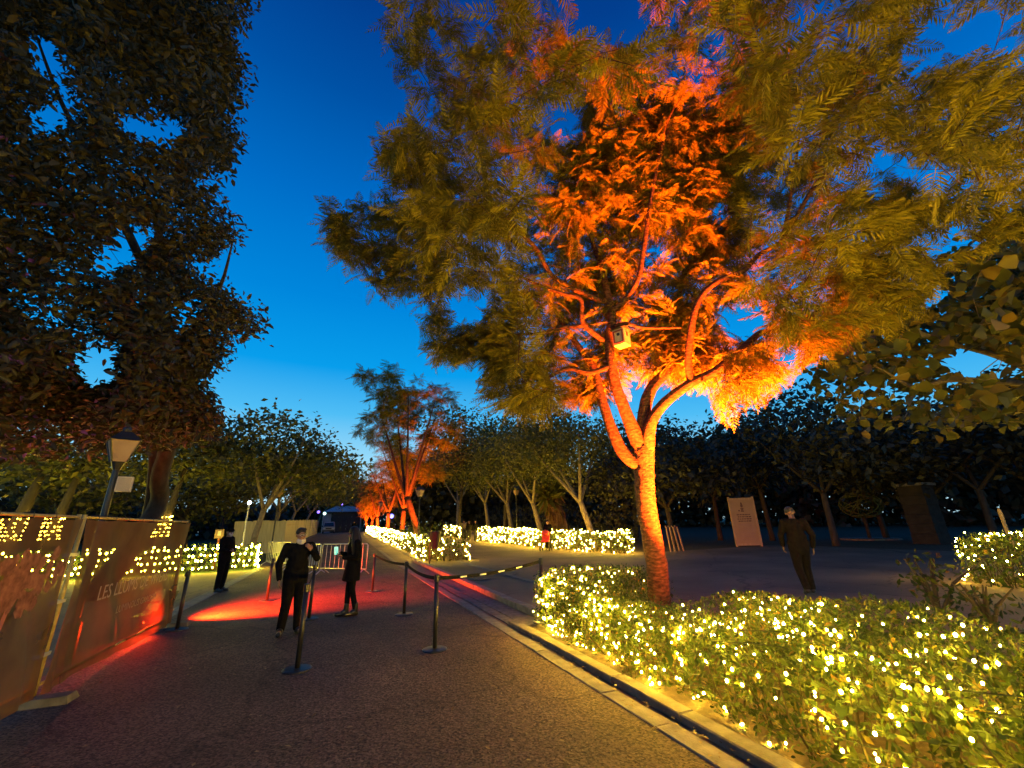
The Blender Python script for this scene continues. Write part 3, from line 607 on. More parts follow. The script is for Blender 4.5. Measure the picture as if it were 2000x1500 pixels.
# ================================================================== THE AVENUE OF AMBER TREES
def xcol(px, x, y0=5, y1=120):
    """y at which the line x = const crosses the photo column px"""
    ys = np.linspace(y0, y1, 1500); p = np.c_[np.full(1500, x), ys, gzv(ys) + .4]; u, v, w = proj(p); return float(ys[np.argmin(np.abs(u - px))])
def feather_tree(x, y, h, spread, label, ntips, per, lo, hi, nobj, trunk_r=.2, lean=(0, 0), seed=0, group='amber lit feathery trees along the avenue', density=1):
    b = np.array([x, y, gz(y)]); T = Tree('jacaranda_tree', label, b, group); r = np.random.default_rng(seed)
    fk = b + (lean[0], lean[1], h * .27); T.limb([b, b + (lean[0] * .4, lean[1] * .4, h * .13), fk], [trunk_r * 1.25, trunk_r, trunk_r * .95], M_BARK, 'trunk', 9, .06)
    for i in range(5):
        a = i * 1.2566 + r.uniform(-.4, .4) + seed; e = spread * r.uniform(.45, .75)
        T.limb([fk - (0, 0, .1), fk + (math.cos(a) * e * .3, math.sin(a) * e * .3, h * .13), fk + (math.cos(a) * e * .65, math.sin(a) * e * .65, h * .32), fk + (math.cos(a) * e, math.sin(a) * e, h * .5)], [trunk_r * .6, trunk_r * .45, trunk_r * .3, trunk_r * .12], M_BARK, sides=7, sub=3)
    cl = [b + (lean[0] + math.cos(a) * spread * q, lean[1] + math.sin(a) * spread * q, h * z) for a, q, z in [(r.uniform(0, 6.28), r.uniform(.2, .7), r.uniform(.5, .88)) for _ in range(9)]]
    tips = np.vstack([ell(ntips // 9 + 1, c, (spread * .42, spread * .42, h * .12), .3) for c in cl]); T.grow(tips, M_BARK, 4, .008, .006)
    T.fronds(per, lo, hi, M_FROND, nobj, FRONDS if nobj else FROND_LITE); return T
tcols = [(822, 5.3, 'second amber tree along the avenue, tallest against the sky'), (784, 5.2, 'slim amber trunk just left of the second avenue tree'), (757, 5.1, 'forked amber tree third along the avenue'), (738, 5.1, 'amber tree halfway down the avenue row'), (724, 5.0, 'small distant amber tree near the avenue end'), (711, 5.0, 'last amber tree at the dark pavilion end')]
for i, (px, x, lab) in enumerate(tcols):
    y = xcol(px, x); y = min(y, 88)
    h = [12.8, 10.4, 10, 8.4, 7.4, 7][i]; sp = [4.8, 3.6, 3.4, 3, 2.6, 2.4][i]
    feather_tree(x, y, h, sp, lab, [280, 170, 140, 90, 60, 50][i], [11, 10, 9, 8, 7, 7][i], *[(.55, .85), (.7, 1.0), (.8, 1.2), (.9, 1.4), (1., 1.6), (1., 1.6)][i], [60, 0, 0, 0, 0, 0][i], .22, (-1.1 if i == 0 else rng.normal() * .25, rng.normal() * .2), seed=i + 3)
    floodlight((x - .2, y - 1.35, gz(y) + .02), (x, y + .35, gz(y) + 5), P_ROW * (1 + .1 * i), 56 if i == 0 else 84, 1.0, AMBER, ['floodlight below the second avenue tree', 'floodlight below the slim amber trunk', 'floodlight below the third avenue tree', 'floodlight below the tree halfway down the avenue', 'floodlight below the small distant avenue tree', 'floodlight below the last avenue tree'][i], 'amber floodlights under the trees')

# ================================================================== BROADLEAF TREES
def broad_tree(name, label, base, stems, tips, bark, leafm, per, lo, hi, spread, nobj=0, protos=LEAVES, group=None, keep=None, trunk_sides=9, kk=.006, wmin=.007):
    T = Tree(name, label, base, group)
    for i, (pts, rad) in enumerate(stems): T.limb(pts, rad, bark, 'trunk' if i == 0 else 'limb', trunk_sides if i == 0 else 7, .06, 4)
    T.grow(tips, bark, 4, wmin, kk); T.leaves(per, lo, hi, spread, leafm, nobj, protos, keep=keep); return T
def left_tree():
    edge = [(-300, -500), (480, -500), (487, 30), (445, 62), (468, 130), (484, 175), (430, 220), (470, 275), (440, 335), (385, 365), (440, 425), (482, 455), (420, 495), (350, 510), (430, 560), (478, 598), (528, 662), (462, 640), (435, 700), (375, 740), (415, 790), (425, 850), (390, 880), (330, 905), (240, 860), (140, 905), (60, 900), (-300, 900)]
    holes = [[(38, 60), (110, 70), (150, 165), (60, 150)], [(205, 205), (330, 245), (350, 280), (250, 275)], [(330, 235), (365, 230), (355, 275), (320, 265)], [(375, 350), (430, 320), (440, 345), (390, 375)], [(150, 675), (235, 660), (240, 700), (170, 735)], [(265, 570), (305, 555), (300, 585), (270, 590)], [(180, 510), (240, 440), (330, 440), (300, 470), (210, 545)], [(190, 150), (250, 140), (240, 170)], [(0, 785), (30, 790), (10, 820)], [(230, 880), (420, 860), (430, 905), (300, 930)], [(40, 215), (150, 190), (120, 260), (60, 250)], [(100, 130), (170, 215), (120, 225)], [(140, 700), (225, 690), (240, 745), (170, 770)], [(215, 480), (260, 470), (250, 510)], [(60, 620), (110, 610), (90, 650)], [(330, 640), (380, 560), (400, 590), (350, 660)], [(100, 860), (160, 850), (150, 890)], [(255, 380), (300, 370), (290, 400)]]
    def keep(p):
        x, y, w = proj(p); k = (w > 3) & inpoly(x + rng.normal(size=len(x)) * 16, y + rng.normal(size=len(x)) * 16, edge)
        for h in holes: k &= ~inpoly(x + rng.normal(size=len(x)) * 9, y + rng.normal(size=len(x)) * 9, h)
        return k
    ax = np.array([r0, [math.sin(YAW), math.cos(YAW), 0], [0, 0, 1]])
    b = np.array([-5.9, 15.4, 0.0]); tips = np.vstack([ell(3000, (-6.8, 12.2, 10.5), (6.2, 4.0, 8.5), .45, ax), ell(700, (-4.6, 13.6, 5.2), (2.6, 2.6, 1.6), .2, ax), ell(700, (-9.5, 12, 4.6), (4, 2.5, 1.6), .2, ax)]); tips = tips[keep(tips)]
    x, y, w = proj(tips); tips = tips[(x > -350) & (y > -250)]; tips = tips[rng.permutation(len(tips))[:960]]
    A = lambda l: [at(x, y, d) for x, y, d in l]
    stems = [([b, at(303, 1000, 13.4), at(312, 930, 13.2), at(330, 850, 13), at(320, 700, 12.5), at(280, 500, 12)], [.3, .26, .24, .22, .17, .09]),
             (A([(320, 760, 12.8), (380, 640, 12), (430, 560, 11.5), (455, 470, 11)]), [.12, .08, .05, .02]), (A([(320, 700, 12.5), (220, 560, 11), (110, 545, 10), (0, 560, 9)]), [.13, .09, .07, .05]),
             (A([(290, 540, 12.1), (330, 380, 12), (380, 220, 12), (420, 80, 12)]), [.12, .08, .05, .02]), (A([(290, 540, 12.1), (200, 350, 11), (120, 200, 11), (60, 40, 11)]), [.12, .08, .05, .02])]
    T = broad_tree('evergreen_tree', 'huge dark evergreen filling the left of the view, hanging over the tarpaulin fence', b, stems, tips, M_DARKBARK, M_OAK, 118, .12, .23, .3, 300, LEAVES, keep=keep)
    # its leaning second stem
    T.limb(A([(286, 1020, 13.6), (296, 960, 13.5), (300, 880, 13.3), (290, 800, 13)]), [.16, .15, .13, .1], M_DARKBARK, 'trunk', 8)
left_tree()
def right_tree():
    b = np.array([17.0, 3.2, 0.0]); A = lambda l: [at(x, y, d) for x, y, d in l]
    edge = [(2300, 330), (1985, 330), (1975, 400), (1930, 450), (1850, 480), (1800, 530), (1720, 560), (1650, 600), (1590, 650), (1570, 720), (1580, 790), (1640, 830), (1760, 860), (1850, 855), (1920, 830), (2300, 850)]
    holes = [[(1830, 690), (1900, 670), (1985, 690), (1980, 730), (1860, 740)], [(1790, 560), (1840, 555), (1835, 600), (1800, 600)], [(1745, 555), (1790, 545), (1770, 595)], [(1950, 740), (1995, 735), (1995, 770)], [(1785, 770), (1850, 775), (1830, 800)], [(1900, 560), (1925, 560), (1920, 580)]]
    def keep(p):
        x, y, w = proj(p); k = (w > 3) & inpoly(x, y, edge)
        for h in holes: k &= ~inpoly(x, y, h)
        return k
    tips = ell(2600, at(1930, 640, 10), (5.5, 3.5, 3.2), .1); tips = tips[keep(tips)]; tips = tips[rng.permutation(len(tips))[:270]]
    stems = [([b, b + (0, 0, 2), at(2150, 640, 9.8), at(2160, 420, 9.5)], [.3, .25, .2, .12]), (A([(2150, 800, 9.9), (2000, 752, 9.3), (1940, 745, 9), (1850, 742, 8.8), (1790, 758, 8.6), (1720, 720, 8.5)]), [.1, .075, .066, .056, .045, .015]),
             (A([(2140, 780, 9.9), (2000, 718, 9.8), (1930, 690, 9.8), (1850, 670, 9.8), (1760, 640, 9.8)]), [.1, .07, .06, .05, .02]), (A([(2160, 600, 9.8), (2020, 540, 10), (1930, 520, 10)]), [.1, .06, .03])]
    broad_tree('broadleaf_tree', 'tree reaching in from the right edge with large yellowing leaves', b, stems, tips, M_BARK2, M_BIGLEAF, 17, .17, .32, .36, 300, ROUNDLEAF, keep=keep)
right_tree()
# pale forked trunks behind the long hedge
def fork_tree(px, x, label, h, spread, n, per, tilt, leafm=M_AVENUE, lo=.2, hi=.36, group='pale forked trees behind the long hedge', yfix=None, r=.17, cz=.72, bark=M_BARK2, seed=0, nobj=0, name='avenue_tree'):
    y = yfix or xcol(px, x); b = np.array([x, y, gz(y)]); q = np.random.default_rng(seed + 11); tl = np.array(tilt + (0,)); fk = b + tl * .45 + (0, 0, h * .3)
    stems = [([b, b + tl * .2 + (0, 0, h * .15), fk], [r * 1.15, r * .95, r * .85])]
    for i in range(4):
        a = math.atan2(tilt[1], tilt[0] + 1e-6) + (i - 1.5) * 1.25 + q.uniform(-.3, .3); e = spread * q.uniform(.45, .7)
        stems.append(([fk - (0, 0, .12), fk + (math.cos(a) * e * .35, math.sin(a) * e * .35, h * .11), fk + (math.cos(a) * e * .8, math.sin(a) * e * .8, h * .27), fk + (math.cos(a) * e * 1.1, math.sin(a) * e * 1.1, h * .42)], [r * .6, r * .5, r * .36, r * .15]))
    tips = np.vstack([ell(n // 7 + 1, b + tl + (math.cos(a) * spread * .55, math.sin(a) * spread * .55, h * (cz + q.uniform(-.12, .1))), (spread * .55, spread * .55, h * .17), .3) for a in q.uniform(0, 6.28, 7)])
    return broad_tree(name, label, b, stems, tips, bark, leafm, per, lo, hi, spread * .13, nobj, LITE if not nobj else LEAVES, group)
rowt = [(1163, 15.2, 'nearest pale trunk of the row, leaning left behind the lit hedge end', (-1.5, .8)), (1060, 15.6, 'pale leaning trunk behind the person with the pushchair', (-1.3, .9)), (1000, 16, 'third pale forked tree of the row beside the lamp post', (-.8, .6)), (955, 16.2, 'fourth pale tree of the row right of the walkers', (-.9, .3)), (893, 15.5, 'pale tree straight trunk just left of the walkers', (.2, .2)), (866, 15.5, 'pale slender trunk above the litter bin shrub', (.1, .3)), (843, 15.5, 'pale slim trunk right beside the second amber tree', (-.3, .2))]
for i, (px, x, lab, tl) in enumerate(rowt):
    y = min(xcol(px, x), 85)
    fork_tree(px, x, lab, [9.6, 10.2, 11, 12, 13, 13.5, 14][i], [4.6, 4.6, 4.8, 5, 5.2, 5.4, 5.6][i], 200, 32, tl, yfix=y, seed=i, r=.21, cz=.68)
# left side of the avenue
leftav = [(498, -4.6, 29, 'forked tree at the left of the avenue above the left lit hedge end', 9.0, (.9, -.3), 4.4), (540, -5.2, 42, 'second tree at the left of the avenue behind the cane screen', 9.6, (.6, .3), 5), (580, -5.6, 56, 'third tree at the left of the avenue beyond the cane screen', 10, (1.6, 0), 5.4), (600, -5.2, 72, 'fourth tree at the left of the avenue, arching over the van', 10.5, (2.2, 0), 5.6), (0, 4.4, 98, 'tall dark tree behind the right side of the pavilion', 12, (-1.5, 0), 6), (0, -4.5, 100, 'tall dark tree behind the left side of the pavilion', 12, (1.5, 0), 6)]
for i, (px, x, y, lab, h, tl, sp) in enumerate(leftav):
    fork_tree(px, x, lab, h, sp, 190, 26, tl, yfix=y, seed=20 + i, group='trees along the left of the avenue', lo=.22, hi=.4, cz=.66)
# lit bushy trees on the left lawn, far dark trees, all individually
leftbg = [(-14.5, 33, 7.5, 4.6, 'yellow leaved bushy tree behind the first wrapped trunk'), (-9.5, 36, 7.2, 4.2, 'bushy tree behind the twin wrapped trunks'), (-22, 34, 8.5, 5, 'dark bushy tree at the far left behind the fence'), (-11, 52, 10, 5.2, 'dim tree far across the left lawn'), (-19, 58, 12, 6, 'tall dim tree far across the left lawn'), (-30, 48, 12, 6, 'dark tree far left beyond the lawn')]
for i, (x, y, h, sp, lab) in enumerate(leftbg):
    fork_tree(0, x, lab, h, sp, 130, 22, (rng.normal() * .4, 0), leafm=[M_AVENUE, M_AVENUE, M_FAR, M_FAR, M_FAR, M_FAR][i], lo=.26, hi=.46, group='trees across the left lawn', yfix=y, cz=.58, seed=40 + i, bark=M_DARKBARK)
rightbg = [(1310, 30, 8, 4.6, 'dark tree behind the amber trunk, left of the sign board'), (1400, 36, 10.5, 5.4, 'dark tree behind the sign board'), (1500, 36, 12, 6, 'dark tree above the walking man'), (1620, 30, 9.6, 5, 'dim brown trunk beyond the plaza right of the walking man'), (1720, 38, 9, 5.2, 'dark tree behind the wire globe'), (1830, 36, 8.6, 5, 'dark tree behind the brown pillar'), (1930, 34, 9.2, 5, 'dark tree above the hedge block at the right'), (2040, 34, 10, 5.4, 'dark tree at the far right edge'), (1240, 40, 11, 5, 'tall dark tree between the amber trunk and the pale row'), (895, 46, 16.5, 6, 'tall leafy tree rising behind the pale row near the walkers'), (985, 44, 15.5, 6, 'tall leafy tree behind the third pale forked tree'), (1450, 55, 14, 6, 'tall distant tree against the sky above the sign board'), (1790, 60, 14, 7, 'tall distant tree beyond the wire globe')]
for i, (px, dist, h, sp, lab) in enumerate(rightbg):
    d = ray(px, 1010); d = d / np.linalg.norm(d[:2]); x, y = d[0] * dist, d[1] * dist
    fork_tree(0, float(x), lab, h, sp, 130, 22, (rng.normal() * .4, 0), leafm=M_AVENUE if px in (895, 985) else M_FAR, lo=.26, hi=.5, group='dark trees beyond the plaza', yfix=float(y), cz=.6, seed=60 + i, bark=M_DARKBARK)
def far_wood():
    n = 64000; a = np.where(rng.random(n) < .25, rng.uniform(-1.15, 0, n), rng.uniform(-.12, 1.75, n)); R_ = rng.uniform(64, 90, n) + 40 * (np.abs(a) < .11); x = np.sin(a) * R_; y = np.cos(a) * R_; gap = (np.abs(x + .02 * y) < 6.5) & (y > 40) & (y < 100)
    top = np.interp(a, [-1.2, -.14, -.09, .5, .8, 1.75], [4.2, 4.2, 9.5, 9.5, 12, 12]) + 1.5 * np.sin(a * 11) + 1.0 * np.sin(a * 29 + 1) + .6 * np.sin(a * 67); z = gzv(y) + rng.uniform(0, 1, n) ** .8 * top
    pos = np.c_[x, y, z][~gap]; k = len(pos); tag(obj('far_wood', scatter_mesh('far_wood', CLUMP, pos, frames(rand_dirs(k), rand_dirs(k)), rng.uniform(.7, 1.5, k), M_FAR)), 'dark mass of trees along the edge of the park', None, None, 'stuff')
far_wood()
def understory():
    """shrubs below the pale row"""
    for i, (px, x, s, lab) in enumerate([(1215, 19, 1.6, 'dark shrub right of the nearest pale trunk'), (1100, 19.5, 1.8, 'dark shrub behind the dead palm'), (1030, 20, 1.8, 'dark shrub behind the long hedge lamp post'), (970, 21, 2, 'dark shrub behind the long hedge far end'), (918, 22, 2, 'dark shrub behind the two walkers')]):
        y = min(xcol(px, x), 80); b = np.array([x, y, gz(y)]); root = empty('shrub', b, lab, 'shrub', 'dark shrubs behind the long hedge'); n = 900
        p = ell(n, b + (0, 0, s * .8), (s * 1.5, s * 1.5, s * .95), .5); p[:, 2] = np.maximum(p[:, 2], b[2] + .05); foliage(root, 'leaf', 'foliage', LITE, p, frames(rand_dirs(n), rand_dirs(n)), rng.uniform(.2, .4, n), M_FAR)
        mb = MB()
        for q in range(5): e = rng.normal(size=2) * .7; mb.tube([b, b + (e[0] * .5, e[1] * .5, s * .7), b + (e[0], e[1], s * 1.4)], [.04, .03, .01], 5)
        obj('stem', mb.mesh('stem', M_DARKBARK), root)
understory()
def palm():
    y = xcol(1112, 18.2); b = np.array([18.2, y, gz(y)]); root = empty('palm_tree', b, 'dry palm clump with hanging brown leaves between two pale trunks', 'palm')
    m = mat('dead palm leaf', (.11, .06, .03), (.19, .11, .055), scale=6, rough=.9); strip = [(np.array([(0, -.05, 0), (.5, -.09, .03), (1, 0, 0), (.5, .09, -.03)]), np.array([(0, 1, 2), (0, 2, 3)]))]
    for i in range(4):
        a = .5 + i * .55; e = (math.cos(a + 1.6) * (1.0 + .5 * i), .5, 0); h = 4.2 - .3 * i
        pts = np.array([b + (e[0] * t + .3 * i - .4, e[1] * t, h * t) for t in (0, .35, .7, 1)]); obj('stem', MB().tube(pts, [.2, .17, .15, .14], 8, .1).mesh('stem', m), root)
        n = 240; t = rng.uniform(.35, 1, n); p = pts[0] + (pts[-1] - pts[0]) * t[:, None] + rng.normal(size=(n, 3)) * .14; d = unit(np.c_[rng.normal(size=(n, 2)) * .28, -np.ones(n)]); tag(obj('dead_fronds', scatter_mesh('dead_fronds', strip, p, frames(d, rand_dirs(n)), rng.uniform(.7, 1.5, n), m), root), kind='stuff')
        n = 60; p = np.repeat(pts[-1][None], n, 0); d = unit(rand_dirs(n) + (0, 0, .35)); tag(obj('fronds', scatter_mesh('fronds', strip, p, frames(d, rand_dirs(n)), rng.uniform(1.2, 1.9, n), M_AVENUE), root), kind='stuff')
palm()

# ================================================================== STREET FURNITURE
def lantern(b, h, label, head=.44, tilt=0.0, glass=M_LAMPGLASS):
    root = empty('street_lamp', b, label, 'street lamp', 'lantern street lamps in the park'); b = np.array(b, float)
    mb = MB(); mb.tube([(0, 0, 0), (0, 0, .5), (0, 0, .55), (0, 0, h - .1)], [.1, .085, .05, .04], 10); mb.tube([(0, 0, h - .12), (0, 0, h)], [.05, .09], 10); obj('post', mb.mesh('post', M_BLACK), root, local=True)
    lo, hi, hh = head * .5, head, head * .95
    for i in range(4):
        a = i * math.pi / 2 + .5; c, s = math.cos(a), math.sin(a); Rm = np.array([[c, -s, 0], [s, c, 0], [0, 0, 1]])
        V = np.array([(-lo / 2, -lo / 2, h), (lo / 2, -lo / 2, h), (hi / 2, -hi / 2, h + hh), (-hi / 2, -hi / 2, h + hh)]); V2 = np.vstack([V, V * (.97, .97, 1)]) @ Rm.T
        obj('pane', MB().add(V2, [(0, 1, 2, 3), (7, 6, 5, 4), (0, 4, 5, 1), (1, 5, 6, 2), (2, 6, 7, 3), (3, 7, 4, 0)]).mesh('pane', glass), root, local=True)
    mb = MB(); Rm = np.array(Matrix.Rotation(.5, 3, 'Z'))
    q = [(-1, -1), (1, -1), (1, 1), (-1, 1)]
    for x, y in q: mb.tube([Rm @ np.array((x * lo / 2 * 1.02, y * lo / 2 * 1.02, h)), Rm @ np.array((x * hi / 2 * 1.02, y * hi / 2 * 1.02, h + hh))], .012, 5)
    V = [tuple(Rm @ np.array((x * hi * .56, y * hi * .56, h + hh + .004))) for x, y in q] + [tuple(Rm @ np.array((x * hi * .2, y * hi * .2, h + hh + head * .42))) for x, y in q]
    mb.add(V, [(3, 2, 1, 0), (4, 5, 6, 7), (0, 1, 5, 4), (1, 2, 6, 5), (2, 3, 7, 6), (3, 0, 4, 7)]); mb.ball((0, 0, h + hh + head * .52), .06, 8, 6); obj('hood', mb.mesh('hood', M_BLACK), root, local=True)
    return root
pl = at(232, 900, 6.4); lamp = lantern((pl[0], pl[1], 0), float(pl[2]) - .02, 'big unlit lantern lamp behind the tarpaulin fence at the left', .34)
def speaker():
    p = at(243, 946, 6.35); root = empty('loudspeaker', p, 'small pale box fixed to the lamp post above the tarpaulin', 'loudspeaker'); Rz = np.array(Matrix.Rotation(.25, 3, 'Z'))
    obj('cabinet', MB().box((0, 0, 0), (.18, .14, .22), Rz).mesh('cabinet', mat('cream plastic', (.5, .42, .32), (.54, .46, .36), scale=6, rough=.5)), root, local=True); obj('grille', MB().box(Rz @ np.array((0, -.074, 0)), (.15, .008, .19), Rz).mesh('grille', mat('beige grille', (.36, .3, .22), (.42, .34, .26), scale=90, rough=.7)), root, local=True)
speaker()
for px, x, h, lab in [(816, 4.75, 3.35, 'lantern lamp in front of the second amber tree'), (1010, 15.3, 3.9, 'lantern lamp among the pale row, between two trunks'), (530, -3.9, 3.5, 'lantern lamp at the left avenue beside the forked tree'), (740, 4.9, 3.6, 'small far lantern lamp between the amber trees'), (876, 15.2, 3.7, 'far lantern lamp left of the walkers')]:
    y = min(xcol(px, x), 75); lantern((x, y, gz(y)), h, lab)
def stanchion(loc, label):
    root = empty('stanchion', loc, label, 'stanchion', 'belt stanchions on the path'); mb = MB(); mb.tube([(0, 0, 0), (0, 0, .016), (0, 0, .024), (0, 0, .03)], [.17, .17, .15, .03], 28); obj('base', mb.mesh('base', M_BLACK), root, local=True)
    mb = MB(); mb.tube([(0, 0, .025), (0, 0, .86)], .031, 16); obj('post', mb.mesh('post', M_BLACK, True), root, local=True)
    mb = MB(); mb.tube([(0, 0, .86), (0, 0, .862), (0, 0, .945), (0, 0, .955)], [.031, .037, .037, .03], 16); mb.box((0, .038, .9), (.03, .02, .06)); obj('head', mb.mesh('head', M_BLACK), root, local=True)
    return root
SP = dict(A=(580, 1309), B=(603, 1210), C=(521, 1174), D=(727, 1156), E=(789, 1201), Fp=(849, 1270), Gp=(1062, 1231), H=(345, 1231)); SP = {k: G(*v) for k, v in SP.items()}
SP['Gp'][2] = .11
SL = dict(A='black belt stanchion nearest the camera, in front of the dark sweater man', B='black belt stanchion right behind the dark sweater man', C='stanchion lit red on its left side, left of the dark sweater man', D='stanchion right of the woman, farthest along the belt', E='second stanchion right of the woman on the path', Fp='stanchion standing free in the middle of the path', Gp='stanchion on the kerb touching the lit hedge', H='stanchion beside the end of the tarpaulin fence')
st0 = stanchion(SP['A'], SL['A'])
for k in list(SP)[1:]: copy_tree(st0, SP[k], rng.uniform(0, 6), SL[k])
def belt(a, b, label, dashes=True, sag=.05):
    a = np.array(SP[a]) + (0, 0, .9); b = np.array(SP[b]) + (0, 0, .9); n = 33; t = np.linspace(0, 1, n); d = unit((b - a)[None])[0]; a = a + d * .04; b = b - d * .04
    p = a + (b - a) * t[:, None]; p[:, 2] -= sag * 4 * t * (1 - t); side = np.array([-d[1], d[0], 0]); side /= np.linalg.norm(side); h = .025
    root = empty('barrier_belt', (a + b) / 2, label, 'barrier belt', 'belts between the stanchions')
    def strip(i0, i1, th, hh):
        V, Fc = [], []
        for q in p[i0:i1]: V += [q + (0, 0, hh) + side * th, q - (0, 0, hh) + side * th, q - (0, 0, hh) - side * th, q + (0, 0, hh) - side * th]
        for i in range(i1 - i0 - 1):
            for j in range(4): k = i * 4; Fc.append((k + j, k + 4 + j, k + 4 + (j + 1) % 4, k + (j + 1) % 4))
        k = (i1 - i0 - 1) * 4; Fc += [(0, 1, 2, 3), (k + 3, k + 2, k + 1, k)]; return MB().add(V, Fc)
    obj('webbing', strip(0, n, .0015, h).mesh('webbing', M_BELT), root)
    if dashes:
        for i in range(6, n - 4, 6): obj('mark', strip(i, i + 3, .003, .011).mesh('mark', M_DASH), root)
belt('A', 'B', 'belt between the two stanchions beside the dark sweater man', False); belt('D', 'E', 'dark belt between the two stanchions right of the woman', False); belt('E', 'Fp', 'dark belt leading from mid path stanchion back to the woman side', False); belt('Fp', 'Gp', 'belt with pale marks crossing to the lit hedge', True)

